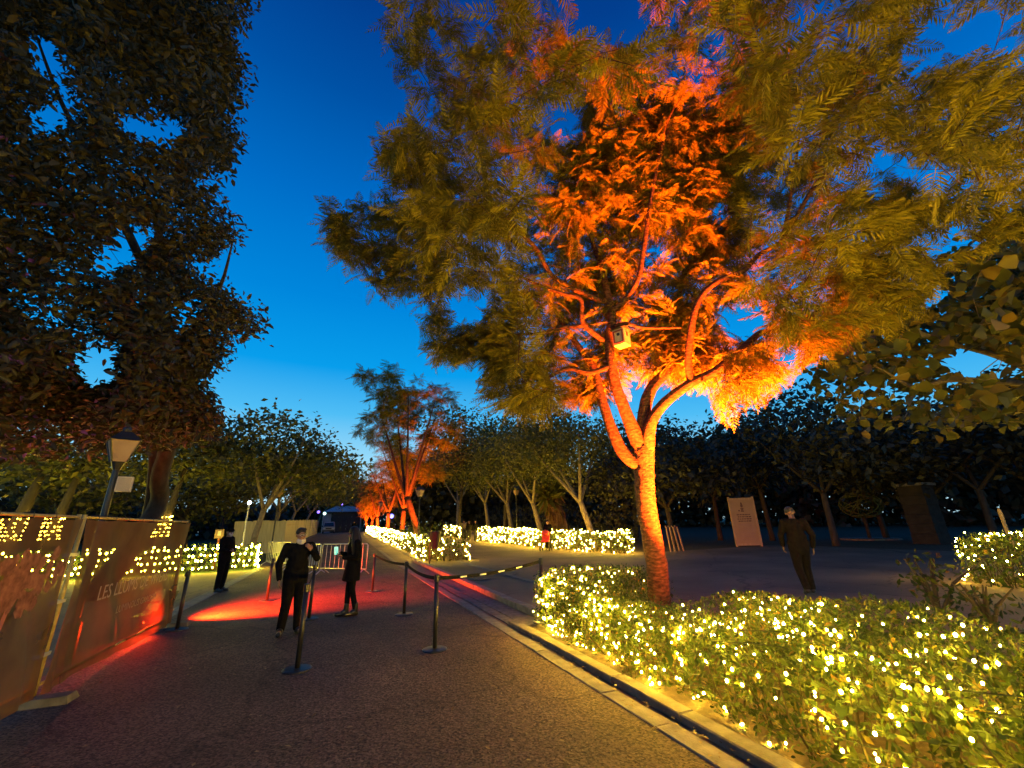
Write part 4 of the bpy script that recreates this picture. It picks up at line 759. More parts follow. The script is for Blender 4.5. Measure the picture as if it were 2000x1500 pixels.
# fence with printed tarpaulin
def fence():
    x0 = -2.76; H = 1.82
    m, N, L, b = nodes_of('printed tarpaulin'); b.inputs['Roughness'].default_value = .6
    tc = N.new('ShaderNodeTexCoord'); sx = N.new('ShaderNodeSeparateXYZ'); L.new(tc.outputs['Object'], sx.inputs[0]); nz = N.new('ShaderNodeTexNoise'); nz.inputs['Scale'].default_value = 2.2; nz.inputs['Detail'].default_value = 5; L.new(tc.outputs['Object'], nz.inputs['Vector'])
    cr = N.new('ShaderNodeValToRGB'); L.new(nz.outputs['Fac'], cr.inputs[0]); cr.color_ramp.elements[0].position = .35; cr.color_ramp.elements[0].color = (.15, .055, .02, 1); cr.color_ramp.elements[1].position = .7; cr.color_ramp.elements[1].color = (.25, .105, .038, 1)
    L.new(cr.outputs[0], b.inputs['Base Color']); tr = N.new('ShaderNodeBsdfTranslucent'); L.new(cr.outputs[0], tr.inputs[0]); tp = N.new('ShaderNodeBsdfTransparent'); tp.inputs[0].default_value = (.9, .8, .65, 1)
    m1 = N.new('ShaderNodeMixShader'); m1.inputs[0].default_value = .6; m2 = N.new('ShaderNodeMixShader'); m2.inputs[0].default_value = .27
    L.new(b.outputs[0], m1.inputs[1]); L.new(tr.outputs[0], m1.inputs[2]); L.new(m1.outputs[0], m2.inputs[1]); L.new(tp.outputs[0], m2.inputs[2]); L.new(m2.outputs[0], N['Material Output'].inputs[0])
    pm = mat('tree print', (.12, .03, .024), (.27, .1, .07), scale=16, rough=.7, detail=6); pm2 = mat('trunk print', (.3, .08, .07), (.34, .1, .09), scale=9, rough=.7)
    spans = [(6.52, 10.25), (2.75, 6.4), (-1.0, 2.65)]
    lab = ['site fence panel with lettered tarpaulin at its far end', 'site fence panel with a printed tree on its tarpaulin', 'site fence panel nearest the camera at the left edge']
    for i, (ya, yb) in enumerate(spans):
        root = empty('site_fence', (x0, (ya + yb) / 2, 0), lab[i], 'fence', 'tarpaulin covered site fence panels')
        for y in (ya, yb): mb = MB().tube([(x0, y, .05), (x0, y, H + .03)], .021, 10); obj('post', mb.mesh('post', M_POLE, True), root)
        for z, nm in ((H, 'top_rail'), (.16, 'bottom_rail')): obj(nm, MB().tube([(x0, ya, z), (x0, yb, z)], .016, 8).mesh(nm, M_POLE, True), root)
        nx, nz_ = 60, 26; V, Fc = [], []
        for a in range(nx):
            for c in range(nz_):
                u = a / (nx - 1); v = c / (nz_ - 1); y = ya + .04 + (yb - ya - .08) * u; z = .06 + (H - .02 - .06) * v
                e = min(u, 1 - u); w = .03 * math.sin(u * 23 + v * 5 + math.sin(v * 6 + u * 11)) * (.4 + .6 * math.sin(u * 5) ** 2) * (1 - v * .4) + .018 * math.sin(u * 9 - v * 7) + (.05 * math.exp(-e * 14) * math.sin((u * 70) + v * 4)) * (1 - v)
                z += -.018 * abs(math.sin(u * 15.7)) * (v > .98) + .03 * math.sin(u * 7) * (v < .03); V.append((x0 + .03 + w, y, z))
        for a in range(nx - 1):
            for c in range(nz_ - 1): k = a * nz_ + c; Fc.append((k, k + nz_, k + nz_ + 1, k + 1))
        tp_ = obj('tarpaulin', MB().add(V, Fc).mesh('tarpaulin', m, True), root)
        tie = MB().tube([(x0 - .022, 0, -.02), (x0 - .022, 0, .022), (x0 + .05, 0, .024), (x0 + .055, 0, -.02), (x0 - .022, 0, -.022)], .006, 5).mesh('tie', M_BLACK)
        for yt in np.arange(ya + .2, yb - .1, .42): o = obj('tie', tie, root, loc=(0, yt + rng.normal() * .02, H))
        if i == 0:
            for txt, sz, y, z, nm in (('LES LLUMS DE VIVERS', .235, 7.12, .86, 'lettering'), ('LUMINOUS GARDEN', .13, 7.75, .62, 'lettering')):
                cu = bpy.data.curves.new('t', 'FONT'); cu.body = txt; cu.size = sz; cu.extrude = .001; cu.resolution_u = 3; to = bpy.data.objects.new('t', cu); COL.objects.link(to); dg = bpy.context.evaluated_depsgraph_get(); me = bpy.data.meshes.new_from_object(to.evaluated_get(dg)); bpy.data.objects.remove(to)
                co = np.zeros(len(me.vertices) * 3); me.vertices.foreach_get('co', co); co = co.reshape(-1, 3)
                W = {'LES LLUMS DE VIVERS': 2.35, 'LUMINOUS GARDEN': 1.35}[txt]; q = np.c_[x0 + .083 + co[:, 2], y + (co[:, 0] / co[:, 0].max()) * W, z + co[:, 1] + (co[:, 0] / co[:, 0].max()) * .0]
                me.vertices.foreach_set('co', q.ravel()); me.materials.clear(); me.materials.append(mat('pale lettering', (.34, .2, .14), (.38, .23, .16), scale=20) if sz > .2 else mat('faint lettering', (.26, .15, .09), (.29, .17, .1), scale=20)); me.update(); obj(nm, me, tp_)
        if i == 1:
            mb = MB(); n = 260
            for _ in range(n):
                y = 5.1 + rng.normal() * .55; z = 1.22 + rng.normal() * .14
                if not (3.2 < y < 6.15 and .95 < z < 1.5): continue
                a = rng.uniform(0, 6.28); s = rng.uniform(.04, .09); k = 6; x = x0 + .098 + rng.uniform(0, .006); mb.add([(x, y + math.cos(a + j * 6.283 / k) * s * rng.uniform(.6, 1.2), z + math.sin(a + j * 6.283 / k) * s * rng.uniform(.6, 1.2)) for j in range(k)], [tuple(range(k))])
            obj('printed_crown', mb.mesh('printed_crown', pm), tp_)
            mb = MB().add([(x0 + .1, 5.32, .45), (x0 + .1, 5.4, .45), (x0 + .1, 5.5, 1.1), (x0 + .1, 5.45, 1.1)], [(0, 1, 2, 3)]); mb.add([(x0 + .102, 4.9, .32), (x0 + .102, 5.4, .4), (x0 + .102, 5.42, .5), (x0 + .102, 4.95, .44)], [(0, 1, 2, 3)]); obj('printed_trunk', mb.mesh('printed_trunk', pm2), tp_)
    for y in (6.46, 2.7, 10.25):
        root = empty('fence_foot', (x0, y, 0), {6.46: 'concrete fence foot under the double pole', 2.7: 'concrete fence foot at the left edge', 10.25: 'dark fence foot at the far fence end beside the red light'}[y], 'fence foot', 'concrete feet of the site fence')
        mb = MB(); mb.frustum((x0 + .05, y, 0), (.62, .24), (.56, .18), .07); obj('block', mb.mesh('block', M_CONC), root)
    root = empty('pole_clamps', (x0, 6.46, 0), 'pair of clamps joining the two fence poles', 'clamp')
    for z in (1.42, .95, .45): obj('clamp', MB().box((x0, 6.46, z), (.06, .19, .035)).mesh('clamp', M_STEEL), root)
fence()

# red floodlight at the fence end, its beam across the path
RED = (1.0, .034, .004)
floodlight((-2.92, 10.5, .2), (-1.0, 11.9, -.4), 17500, 96, 1.0, RED, 'floodlight at the fence end throwing a red beam across the path', body=.24).children[-1].scale = (1, .46, 1)
def red_spill():
    l = bpy.data.lights.new('lamp', 'POINT'); l.energy = 26; l.color = RED; l.shadow_soft_size = .06; o = bpy.data.objects.new('lamp', l); COL.objects.link(o); o.location = (-2.95, 9.55, .25); return o
def second_red():
    root = floodlight((-3.02, 10.12, .05), (-2.72, 8.0, .55), 520, 80, 1, RED, 'added red spill lamp behind the lettered tarpaulin', body=.1)  # added lamp: carries the fence end floodlight's spill onto the tarpaulin
second_red()
floodlight((-6.2, 12.6, 0), (-5.6, 13.6, 7), 900, 110, 1, (1.0, .2, .06), 'red floodlight under the huge evergreen', body=.13)
floodlight((-10.2, 11.0, 0), (-8.5, 11.5, 7), 1800, 110, 1, (.72, .12, .55), 'magenta floodlight under the huge evergreen', body=.13)
floodlight((-14.5, 33, gz(33)), (-12, 40, 6), 700, 80, 1, (.9, .08, .7), 'magenta floodlight far across the left lawn', body=.15)
floodlight((-5.0, 62, gz(62)), (-4.2, 66, 6), 1400, 90, 1, (.2, .12, 1.0), 'violet floodlight near the far end of the avenue', body=.15)
floodlight((-8.6, 44, gz(44)), (-8.0, 48, 2.5), 300, 90, 1, (.15, .15, 1.0), 'blue floodlight beyond the left hedge', body=.15)

# wrapped trunks on the left lawn
for px, lab, rr in [(18, 'stout trunk wrapped in fairy lights at the left edge', .42), (96, 'single trunk wrapped in fairy lights behind the fence', .34), (282, 'left of the twin wrapped trunks behind the fence', .32), (312, 'right of the twin wrapped trunks behind the fence', .3)]:
    d = ray(px, 1040); y = 25.5; x = d[0] / d[1] * y; h = rng.uniform(6, 7.5); b = np.array([x, y, gz(y)]); q = lab.replace('wrapped in fairy lights', '').replace('wrapped ', '')
    T = Tree('park_tree', 'tree whose ' + lab, b, 'trees wrapped in fairy lights'); T.limb([b, b + (.05, 0, 1.2), b + (.2, .1, 3), b + (.4, .2, h * .7)], [rr * .75, rr * .62, rr * .5, rr * .25], M_DARKBARK, 'trunk', 9)
    T.grow(ell(40, b + (.4, 0, h * .8), (2.6, 2.2, 1.6), .3), M_DARKBARK, 4, .01); T.leaves(22, .22, .4, .5, M_AVENUE, 0, LITE)
    pp = []
    for k in range(70): a = rng.uniform(0, 6.28); z = 1.45 + .17 * (k % 6) + rng.normal() * .02; r_ = rr * .8 + .05; pp.append(b + (math.cos(a) * r_ + .05, math.sin(a) * r_, z))
    lights('fairy lights wound round the ' + lab.replace(' wrapped in fairy lights', '').replace('wrapped ', ''), np.array(pp), .024, B_WRAP, 30)

# crowd barriers
def crowd_barrier(a, b, label):
    a = np.array([a[0], a[1], gz(a[1])]); b = np.array([b[0], b[1], gz(b[1])]); d = b - a; L = np.linalg.norm(d[:2]); root = empty('crowd_barrier', a, label, 'crowd barrier', 'steel crowd barriers across the path', math.atan2(d[1], d[0]))
    mb = MB(); mb.tube([(0, 0, .2), (0, 0, 1.0), (.05, 0, 1.06), (L - .05, 0, 1.06), (L, 0, 1.0), (L, 0, .2), (0, 0, .2)], .021, 8); obj('frame', mb.mesh('frame', M_STEEL, True), root, local=True)
    bar = MB().tube([(0, 0, .2), (0, 0, 1.06)], .011, 6).mesh('bar', M_STEEL)
    n = int(L / .22)
    for i in range(1, n): obj('bar', bar, root, local=True, loc=(L * i / n, 0, 0))
    ft = MB().tube([(0, -.3, .02), (0, -.25, .05), (0, 0, .2), (0, .25, .05), (0, .3, .02)], .02, 6).mesh('foot', M_STEEL)
    for x in (.12, L - .12): obj('foot', ft, root, local=True, loc=(x, 0, 0))
p0, p1, p2 = np.array([-3.1, 24.3]), np.array([-.55, 18.8]), np.array([1.05, 17.2])
mid = (p0 + p1) / 2
crowd_barrier(p0, mid + (p0 - mid) * .03, 'steel crowd barrier at the left end by the lit hedge'); crowd_barrier(mid, p1 + (p0 - p1) * .015, 'steel crowd barrier behind the dark sweater man'); crowd_barrier(p1 + (.03, -.03), p2, 'steel crowd barrier behind the woman with the phone')
# cane screen
def screen():
    a = np.array([-3.75, 33.0]); b = np.array([-3.3, 78.0]); n = 46; root = empty('cane_screen', (a[0], a[1], gz(a[1])), 'long pale cane screen along the left of the avenue', 'screen'); L = np.linalg.norm(b - a) / n
    mes = [MB().box((0, 0, 1.0 + q * .03), (.03, L * .96, 2.0 + q * .06)).mesh('panel', M_REED) for q in (0, .5, 1)]
    for i in range(n): c = a + (b - a) * (i + .5) / n; o = obj('panel', mes[i % 3], root, loc=(c[0] + rng.normal() * .012, c[1], gz(c[1]))); o.rotation_euler.z = rng.normal() * .025
    # return side facing the camera
    for i in range(5): o = obj('panel', mes[i % 3], root, loc=(a[0] - .5 * (i + .5) * 1.02 + .2, a[1] - .05, gz(a[1]))); o.rotation_euler.z = math.pi / 2 + rng.normal() * .02
    mb = MB()
    for z in (.4, 1.7): mb.tube([(a[0] + .04, a[1], gz(a[1]) + z), (a[0] + .15, 55, gz(55) + z), (b[0] + .04, b[1], gz(b[1]) + z)], .025, 6)
    obj('rail', mb.mesh('rail', M_WOOD), root)
screen()
# van and pavilion at the avenue's end
def van():
    y = 84; b = (-1.7, y, gz(y)); root = empty('van', b, 'grey van parked at the end of the avenue in violet light', 'van'); x, y, z = b
    obj('body', MB().frustum((x, y + .6, z + .3), (1.95, 4.6), (1.9, 4.5), .75).frustum((x, y + .85, z + 1.05), (1.88, 3.9), (1.6, 3.2), .85).mesh('body', M_VANP), root)
    obj('windscreen', MB().add([(x - .82, y - 1.16, z + 1.12), (x + .82, y - 1.16, z + 1.12), (x + .7, y - .86, z + 1.78), (x - .7, y - .86, z + 1.78)], [(0, 1, 2, 3)]).mesh('windscreen', M_GLASS), root)
    obj('bumper', MB().box((x, y - 1.74, z + .42), (1.9, .12, .22)).mesh('bumper', M_BLACK), root); obj('grille', MB().box((x, y - 1.71, z + .78), (.9, .06, .2)).mesh('grille', M_BLACK), root)
    for s in (-1, 1):
        obj('headlight', MB().box((x + s * .74, y - 1.71, z + .8), (.34, .06, .2)).mesh('headlight', mat('lamp lens', (.6, .6, .65), None, 3, .1)), root); obj('mirror', MB().box((x + s * 1.05, y - .9, z + 1.2), (.18, .1, .24)).mesh('mirror', M_BLACK), root)
        for yy in (-.9, 1.9): w = obj('wheel', MB().tube([(x + s * .82, y + yy, z + .34), (x + s * .99, y + yy, z + .34)], .34, 16).mesh('wheel', M_TYRE), root); obj('rim', MB().tube([(x + s * .985, y + yy, z + .34), (x + s * 1.0, y + yy, z + .34)], .2, 12).mesh('rim', M_STEEL), w)
van()
def pavilion():
    y = 92; z = gz(y); root = empty('pavilion', (1.0, y, z), 'dark tent pavilion with a pale canopy closing the avenue', 'pavilion'); x = 1.2
    for i in range(6): obj('curtain', MB().box((x - 2.2 + i * .88, y + .04 * (i % 2), z + 1.9), (.85, .1, 3.8)).mesh('curtain', M_TENT), root)
    obj('canopy', MB().frustum((x - .6, y + 2, z + 3.85), (7.6, 5.4), (3.2, 2.2), 1.1).mesh('canopy', M_ROOF), root); obj('side_wall', MB().box((x - 3.6, y + .6, z + 1.8), (1.5, .12, 3.6)).mesh('side_wall', M_ROOF), root)
    for s in (-4.3, 2.6): obj('post', MB().tube([(x + s, y - .1, z), (x + s, y - .1, z + 3.9)], .06, 8).mesh('post', M_STEEL), root)
pavilion()
def lamp_ball(p, r, col, st, label, h=None):
    root = empty('garden_lamp', (p[0], p[1], gz(p[1])), label, 'lamp', None); obj('post', MB().tube([(p[0], p[1], gz(p[1])), (p[0], p[1], p[2])], .03, 6).mesh('post', M_BLACK), root); obj('globe', MB().ball(p, r, 10, 7).mesh('globe', glow('globe ' + label, col, st), True), root)
def at_y(px, py, y): d = ray(px, py); return CP + d * (y / d[1])
lamp_ball(at_y(765, 1008, 60), .28, (.12, .14, 1.0), 5, 'blue lamp among the amber trunks')
lamp_ball(at_y(634, 1003, 80), .25, (.55, .95, .85), 3, 'pale green lamp behind the cane screen left of the pavilion')
lamp_ball(at(1765, 963, 26), .09, (1, .5, .12), 6, 'small orange lamp beyond the wire globe'); lamp_ball(at(1777, 966, 26), .07, (1, .9, .8), 5, 'small white lamp beyond the wire globe')
for px, py, lab, s in [(532, 1026, 'added blue glow for lit foliage beyond the screen beside the forked tree', .42), (478, 1031, 'added blue glow for lit foliage behind the standing man', .3), (622, 1000, 'added violet glow for lit foliage at the left avenue end', .6), (668, 985, 'added violet glow for lit foliage over the pavilion roof', .4)]: lamp_ball(at_y(px, py, 70), s * .34, (.2, .12, 1.0), 3.0, lab)  # glowing globes added in place of patches of violet-lit foliage
def light_mast():
    d = ray(474, 1060); y = 25.6; x = d[0] / d[1] * y; t = at_y(478, 982, y); root = empty('light_mast', (x, y, gz(y)), 'thin pale mast with a small white lamp behind the left hedge', 'lamp post'); obj('pole', MB().tube([(x, y, gz(y)), (x, y, t[2] - .1)], .035, 8).mesh('pole', M_STEEL), root); obj('lamp_head', MB().ball((x, y, t[2]), (.09, .09, .11), 8, 6).mesh('lamp_head', glow('mast lamp', (.7, .95, 1.0), 6)), root); obj('cable_box', MB().box((x, y - .06, gz(y) + .8), (.14, .1, .3)).mesh('cable_box', M_WOOD), root)
light_mast()
def small_sign():
    p = G(416, 1113); root = empty('notice_post', p, 'small square notice on a red brown post by the standing man', 'sign'); obj('post', MB().tube([(0, 0, 0), (0, 0, 1.35)], .04, 8).mesh('post', M_RUST), root, local=True); obj('board', MB().box((0, -.05, 1.5), (.34, .03, .38)).mesh('board', mat('dull sign', (.16, .1, .07), (.2, .13, .09), scale=6)), root, local=True); obj('notice', MB().box((0, -.069, 1.53), (.13, .006, .2)).mesh('notice', mat('notice paper', (.5, .4, .36), None, 9)), root, local=True)
small_sign()
def board():
    a, b = G(1438, 1068), G(1490, 1067); c = (a + b) / 2; d = b - a; W = np.linalg.norm(d[:2]); rz = math.atan2(d[1], d[0]); H = 2.72; root = empty('sign_board', c, 'tall wooden framed information board beyond the plaza', 'sign board', None, rz)
    obj('panel', MB().box((0, 0, H / 2 + .02), (W - .16, .04, H - .2)).mesh('panel', M_PANEL), root, local=True)
    for s in (-1, 1): obj('frame_post', MB().box((s * (W / 2 - .05), 0, H / 2 + .03), (.1, .1, H + .06)).mesh('frame_post', M_WOOD), root, local=True)
    for z in (.12, H - .06): obj('frame_rail', MB().box((0, 0, z), (W - .204, .09, .12)).mesh('frame_rail', M_WOOD), root, local=True)
    mb = MB(); y = -.024
    for w_, z in ((.2, 2.32), (.26, 2.26), (.2, 2.2), (.3, 2.1), (.22, 2.03), (.32, 1.96)): mb.box((-.02, y, z), (w_ * .55, .004, .05))
    mb.tube([(-.02, y, 2.36), (-.02, y + .003, 2.46)], [.05, .02], 5); mb.box((-.2, y, 1.99), (.07, .004, .08)); obj('crest', mb.mesh('crest', M_INK), root, local=True)
    mb = MB()
    for k, z in enumerate((1.76, 1.64, 1.52, 1.40)):
        x = -.38 + .04 * (k % 2)
        while x < .36: w_ = rng.uniform(.05, .14); mb.box((x + w_ / 2, y, z), (w_, .004, .05)); x += w_ + .03
    obj('heading', mb.mesh('heading', M_INK), root, local=True)
    mb = MB()
    for k in range(12):
        x = -.4
        while x < .36: w_ = rng.uniform(.04, .12); mb.box((x + w_ / 2, y, 1.22 - k * .075), (w_, .004, .022)); x += w_ + .025
    obj('small_print', mb.mesh('small_print', mat('faint print', (.3, .2, .15), None, 9)), root, local=True)
board()
stk = G(1320, 1077)
for i, (dx, tl, lab) in enumerate([(-.3, .12, 'leftmost of the four pale stakes leaning behind the amber trunk'), (-.1, .2, 'second of the four pale stakes leaning behind the amber trunk'), (.12, .28, 'third of the four pale stakes leaning behind the amber trunk'), (.33, .32, 'rightmost of the four pale stakes leaning behind the amber trunk')]):
    root = empty('wooden_stake', stk + CR * dx * (1, 1, 0), lab, 'stake', 'pale stakes leaning together'); obj('shaft', MB().box((0, 0, .62), (.07, .04, 1.24), np.array(Matrix.Rotation(-tl * .6, 3, 'Y'))).mesh('shaft', M_PANEL), root, local=True); obj('point', MB().frustum((-tl * .74, 0, 1.22), (.07, .04), (.01, .01), .1).mesh('point', M_PANEL), root, local=True)
def wire_globe():
    b = G(1700, 1054); root = empty('wire_globe', b, 'round green wire globe on a short stem beyond the plaza', 'topiary frame'); dep = proj(b[None])[2][0]; s = dep / F; R_ = 36 * s; hz = 25 * s; c = np.array([0, 0, 65 * s])
    for k in range(16):
        a = unit(rng.normal(size=3)); q = unit(np.cross(a, rng.normal(size=3))); t = np.linspace(0, 2 * math.pi, 25); u_ = np.outer(np.cos(t), a) + np.outer(np.sin(t), q)
        obj('ring', MB().tube(u_ * (R_, R_, hz) * rng.uniform(.92, 1.0) + c, .03, 5, caps=False).mesh('ring', M_WIREGREEN), root, local=True)
    n = 500; p = ell(n, c, (R_ * .9, R_ * .9, hz * .9), .5); foliage_p = scatter_mesh('foliage', LITE, p, frames(rand_dirs(n), rand_dirs(n)), rng.uniform(.12, .25, n), M_HEDGE); tag(obj('foliage', foliage_p, root, local=True), kind='stuff')
    obj('stem', MB().tube([(0, 0, 0), (0, 0, 42 * s)], .1, 8).mesh('stem', M_DARKBARK), root, local=True); obj('base_ring', MB().tube([(0, 0, 0), (0, 0, .1)], 1.6, 24).mesh('base_ring', M_SLAB2), root, local=True)
wire_globe()
def pillar():
    b = G(1822, 1062); root = empty('pillar', b, 'square brown masonry pillar in the dark beyond the plaza', 'pillar'); w = 1.15
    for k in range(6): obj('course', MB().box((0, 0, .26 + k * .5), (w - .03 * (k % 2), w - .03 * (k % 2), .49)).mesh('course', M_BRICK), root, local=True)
    obj('cap', MB().box((0, 0, 3.08), (w + .2, w + .2, .14)).mesh('cap', M_SLAB2), root, local=True)
pillar()
stp = at(1968, 1040, 12.5); root = empty('wooden_stake', (stp[0], stp[1], 0), 'single timber stake behind the hedge block at the right edge', 'stake'); obj('shaft', MB().box((stp[0], stp[1], .8), (.09, .06, 1.6)).mesh('shaft', M_WOOD), root); obj('point', MB().frustum((stp[0], stp[1], 1.6), (.09, .06), (.02, .02), .08).mesh('point', M_WOOD), root)
def litter_bin():
    b = G(843, 1101); root = empty('litter_bin', b, 'dark tapered litter bin on a post in front of the avenue hedge', 'litter bin'); obj('post', MB().tube([(-.1, 0, 0), (-.1, 0, 1.45)], .03, 8).mesh('post', M_BLACK), root, local=True); V = MB().tube([(.12, 0, .62), (.12, 0, .66), (.12, 0, 1.32), (.12, 0, 1.36)], [.15, .16, .25, .26], 14); obj('bucket', V.mesh('bucket', M_RUST if 0 else mat('brown enamel', (.035, .02, .015), (.05, .03, .02), 6, .5)), root, local=True); obj('rim', MB().tube([(.12, 0, 1.34), (.12, 0, 1.38)], .27, 14).mesh('rim', M_BLACK), root, local=True); obj('bracket', MB().box((-.03, 0, 1.2), (.14, .05, .05)).mesh('bracket', M_BLACK), root, local=True)
litter_bin()
def shrub(c, r, n, label, m=M_HEDGE, size=.12):
    root = empty('shrub', c, label, 'shrub'); c = np.array(c); p = ell(n, c + (0, 0, r[2]), r, .2); foliage(root, 'leaf', 'foliage', LEAVES, p, frames(rand_dirs(n), rand_dirs(n)), rng.uniform(size * .7, size * 1.3, n), m); mb = MB()
    for k in range(6): e = rng.normal(size=2) * r[0] * .5; mb.tube([c, c + (e[0] * .4, e[1] * .4, r[2]), c + (e[0], e[1], r[2] * 1.7)], [.02, .015, .006], 5)
    obj('stem', mb.mesh('stem', M_DARKBARK), root)
b_ = G(868, 1098); shrub((5.1, 24.5, gz(24.5)), (1.2, 1.2, .95), 420, 'leafy shrub rising behind the litter bin', size=.16); shrub((4.9, 33, gz(33)), (.9, 2, .9), 300, 'rusty shrub between the amber trunks', size=.2)
sp_ = at(1845, 1230, 4.4); shrub((sp_[0], sp_[1], .55), (.28, .28, .34), 130, 'tall loose shoots rising from the hedge at the right', size=.08); sp_ = at(1940, 1240, 4.0); shrub((sp_[0], sp_[1], .5), (.35, .3, .25), 130, 'twiggy shoots on the hedge below the right hedge block', size=.07)
def manhole():
    c = G(936, 1131); root = empty('manhole_cover', (c[0], c[1], .004), 'round dark manhole cover in the side path', 'manhole cover'); obj('frame', MB().tube([(0, 0, 0), (0, 0, .006)], .38, 28).mesh('frame', M_IRON), root, local=True); obj('lid', MB().tube([(0, 0, .0065), (0, 0, .012)], .33, 28).mesh('lid', M_IRON), root, local=True)
manhole()

# ================================================================== PEOPLE
def remeshed(mb, voxel, m, name, it=3):
    me = mb.mesh(name, m); o = bpy.data.objects.new('tmp', me); COL.objects.link(o); r = o.modifiers.new('r', 'REMESH'); r.mode = 'VOXEL'; r.voxel_size = voxel; r.use_smooth_shade = True
    s = o.modifiers.new('s', 'SMOOTH'); s.iterations = it; s.factor = .5
    dg = bpy.context.evaluated_depsgraph_get(); out = bpy.data.meshes.new_from_object(o.evaluated_get(dg)); bpy.data.objects.remove(o); out.name = name
    if not out.materials: out.materials.append(m)
    return out
def hand(mb, w, d, n, s=1.0, curl=.5):
    """palm and five fingers: w wrist point, d direction of the fingers, n back of the hand"""
    w = np.array(w, float); d = unit(np.array(d, float)); n = np.array(n, float); n = unit(n - d * (n @ d)); sd = np.cross(d, n)
    for k in (-1, -.33, .33, 1): mb.capsule(w + sd * k * .012 * s, .017 * s, w + d * .085 * s + sd * k * .03 * s, .0125 * s, 8)
    for k, L in ((-1, .065), (-.33, .082), (.33, .088), (1, .078)):
        a = w + d * .088 * s + sd * k * .031 * s; b = a + (d * math.cos(curl * .7) - n * math.sin(curl * .7)) * L * .5 * s; c = b + (d * math.cos(curl * 1.6) - n * math.sin(curl * 1.6)) * L * .5 * s; mb.capsule(a, .0105 * s, b, .0095 * s, 8); mb.capsule(b, .0095 * s, c, .0078 * s, 8)
    a = w + d * .03 * s + sd * .028 * s; b = a + (d * .6 + sd * .7 - n * .25) * .045 * s; c = b + (d * .9 + sd * .25 - n * .3) * .035 * s; mb.capsule(a, .014 * s, b, .012 * s, 8); mb.capsule(b, .0115 * s, c, .009 * s, 8)
def person(loc, rz, label, J, kind, voxel=.012, hscale=1.0, tilt=(0, 0)):
    """local frame: faces +Y, x to the person's right hand side"""
    root = empty('person', loc, label, 'person', None, rz); root.rotation_euler = (tilt[0], tilt[1], rz); S = hscale; root.scale = (S, S, S)
    D = dict(pel=(0, 0, .95), chest=(0, .01, 1.28), neck=(0, 0, 1.46), head=(0, .025, 1.60), shr=(.185, 0, 1.41), shl=(-.185, 0, 1.41), elr=(.235, -.01, 1.12), ell=(-.235, -.01, 1.12), wrr=(.24, .05, .87), wrl=(-.24, .05, .87), hdr=(0, .1, -1), hdl=(0, .1, -1), hpr=(.09, 0, .93), hpl=(-.09, 0, .93), knr=(.1, .02, .5), knl=(-.1, .02, .5), anr=(.105, -.02, .09), anl=(-.105, -.02, .09), tor=(.12, .15, .035), tol=(-.12, .15, .035), nbr=(1, 0, 0), nbl=(-1, 0, 0))
    D.update(J.get('j', {})); D = {k: np.array(v, float) for k, v in D.items()}; fem = kind == 'woman'; sw = .92 if fem else 1.0
    hd = D['head']; look = unit(np.array(J.get('look', (0, 1, 0)), float)); up = unit(hd - D['neck']); look = unit(look - up * (look @ up) * .8); side = np.cross(look, up)
    # body: one continuous skin
    b = MB(); c = b.capsule
    c(D['pel'], .13 * sw, D['chest'], .135 * sw); c(D['chest'] + (.06, 0, .02), .11 * sw, D['chest'] + (-.06, 0, .02), .11 * sw); c(D['chest'], .12, D['neck'], .06); c(D['neck'] - (0, 0, .05), .058, D['neck'] + up * .07, .052)
    hb = MB(); b.ball(hd + up * .02 - look * .012, (.078, .092, .095) if abs(look[1]) > .7 else (.09, .08, .095), 16, 12); c(hd + look * .035 - up * .045, .058, hd + look * .05 - up * .085, .036); c(hd + look * .084 + up * .012, .009, hd + look * .106 - up * .02, .014)
    for s in (-1, 1): c(hd + side * s * .082 + up * .02 - look * .01, .016, hd + side * s * .084 - up * .025 - look * .005, .012); c(hd + side * s * .03 + look * .068 - up * .02, .025, hd + side * s * .03 + look * .068 - up * .03, .022)
    for q, s in (('r', 1), ('l', -1)):
        c(D['chest'] + (s * .06, 0, .1), .07, D['sh' + q], .058); c(D['sh' + q], .05, D['el' + q], .037); c(D['el' + q], .037, D['wr' + q], .025); hand(b, D['wr' + q], D['hd' + q], D['nb' + q], .95)
        c(D['pel'], .1, D['hp' + q], .09); c(D['hp' + q], .085, D['kn' + q], .052); c(D['kn' + q], .05, D['an' + q], .034); c(D['an' + q], .04, D['to' + q], .03)
    obj('body', remeshed(b, voxel * .62, M_SKIN, 'body', 2), root, local=True)
    # clothes
    top, bot = J.get('top', M_CLOTH), J.get('bot', M_CLOTH); t = MB(); c = t.capsule; hem = J.get('hem', .86)
    c((D['pel'] + D['chest']) / 2, .165 * sw, D['chest'] + (0, 0, .02), .165 * sw); c(D['chest'] + (.07, 0, .03), .135 * sw, D['chest'] + (-.07, 0, .03), .135 * sw); c(D['chest'] + (0, 0, .08), .12, D['neck'] - (0, 0, .03), .075); pz = D['pel']; c(np.array([pz[0] + .05, pz[1], max(hem, .8) + .09]), .135 * sw, np.array([pz[0] + .05, pz[1], 1.12]), .135 * sw); c(np.array([pz[0] - .05, pz[1], max(hem, .8) + .09]), .135 * sw, np.array([pz[0] - .05, pz[1], 1.12]), .135 * sw)
    if hem < .8:
        for e in (-.05, .05): t.tube([np.array([pz[0] + e, pz[1] + f, z]) for z, f in ((hem, .03), (hem + .02, .03), (.9, .01), (1.08, 0), (1.2, 0))], [.165, .17, .15, .125, .12], 16)
    for q, s in (('r', 1), ('l', -1)):
        c(D['chest'] + (s * .08, 0, .1), .085, D['sh' + q], .074); c(D['sh' + q], .072, D['el' + q], .06); e = D['el' + q]; w = D['wr' + q]; c(e, .06, e + (w - e) * .93, .046)
    obj(J.get('topname', 'sweater'), remeshed(t, voxel, top, 'sweater', 3), root, local=True)
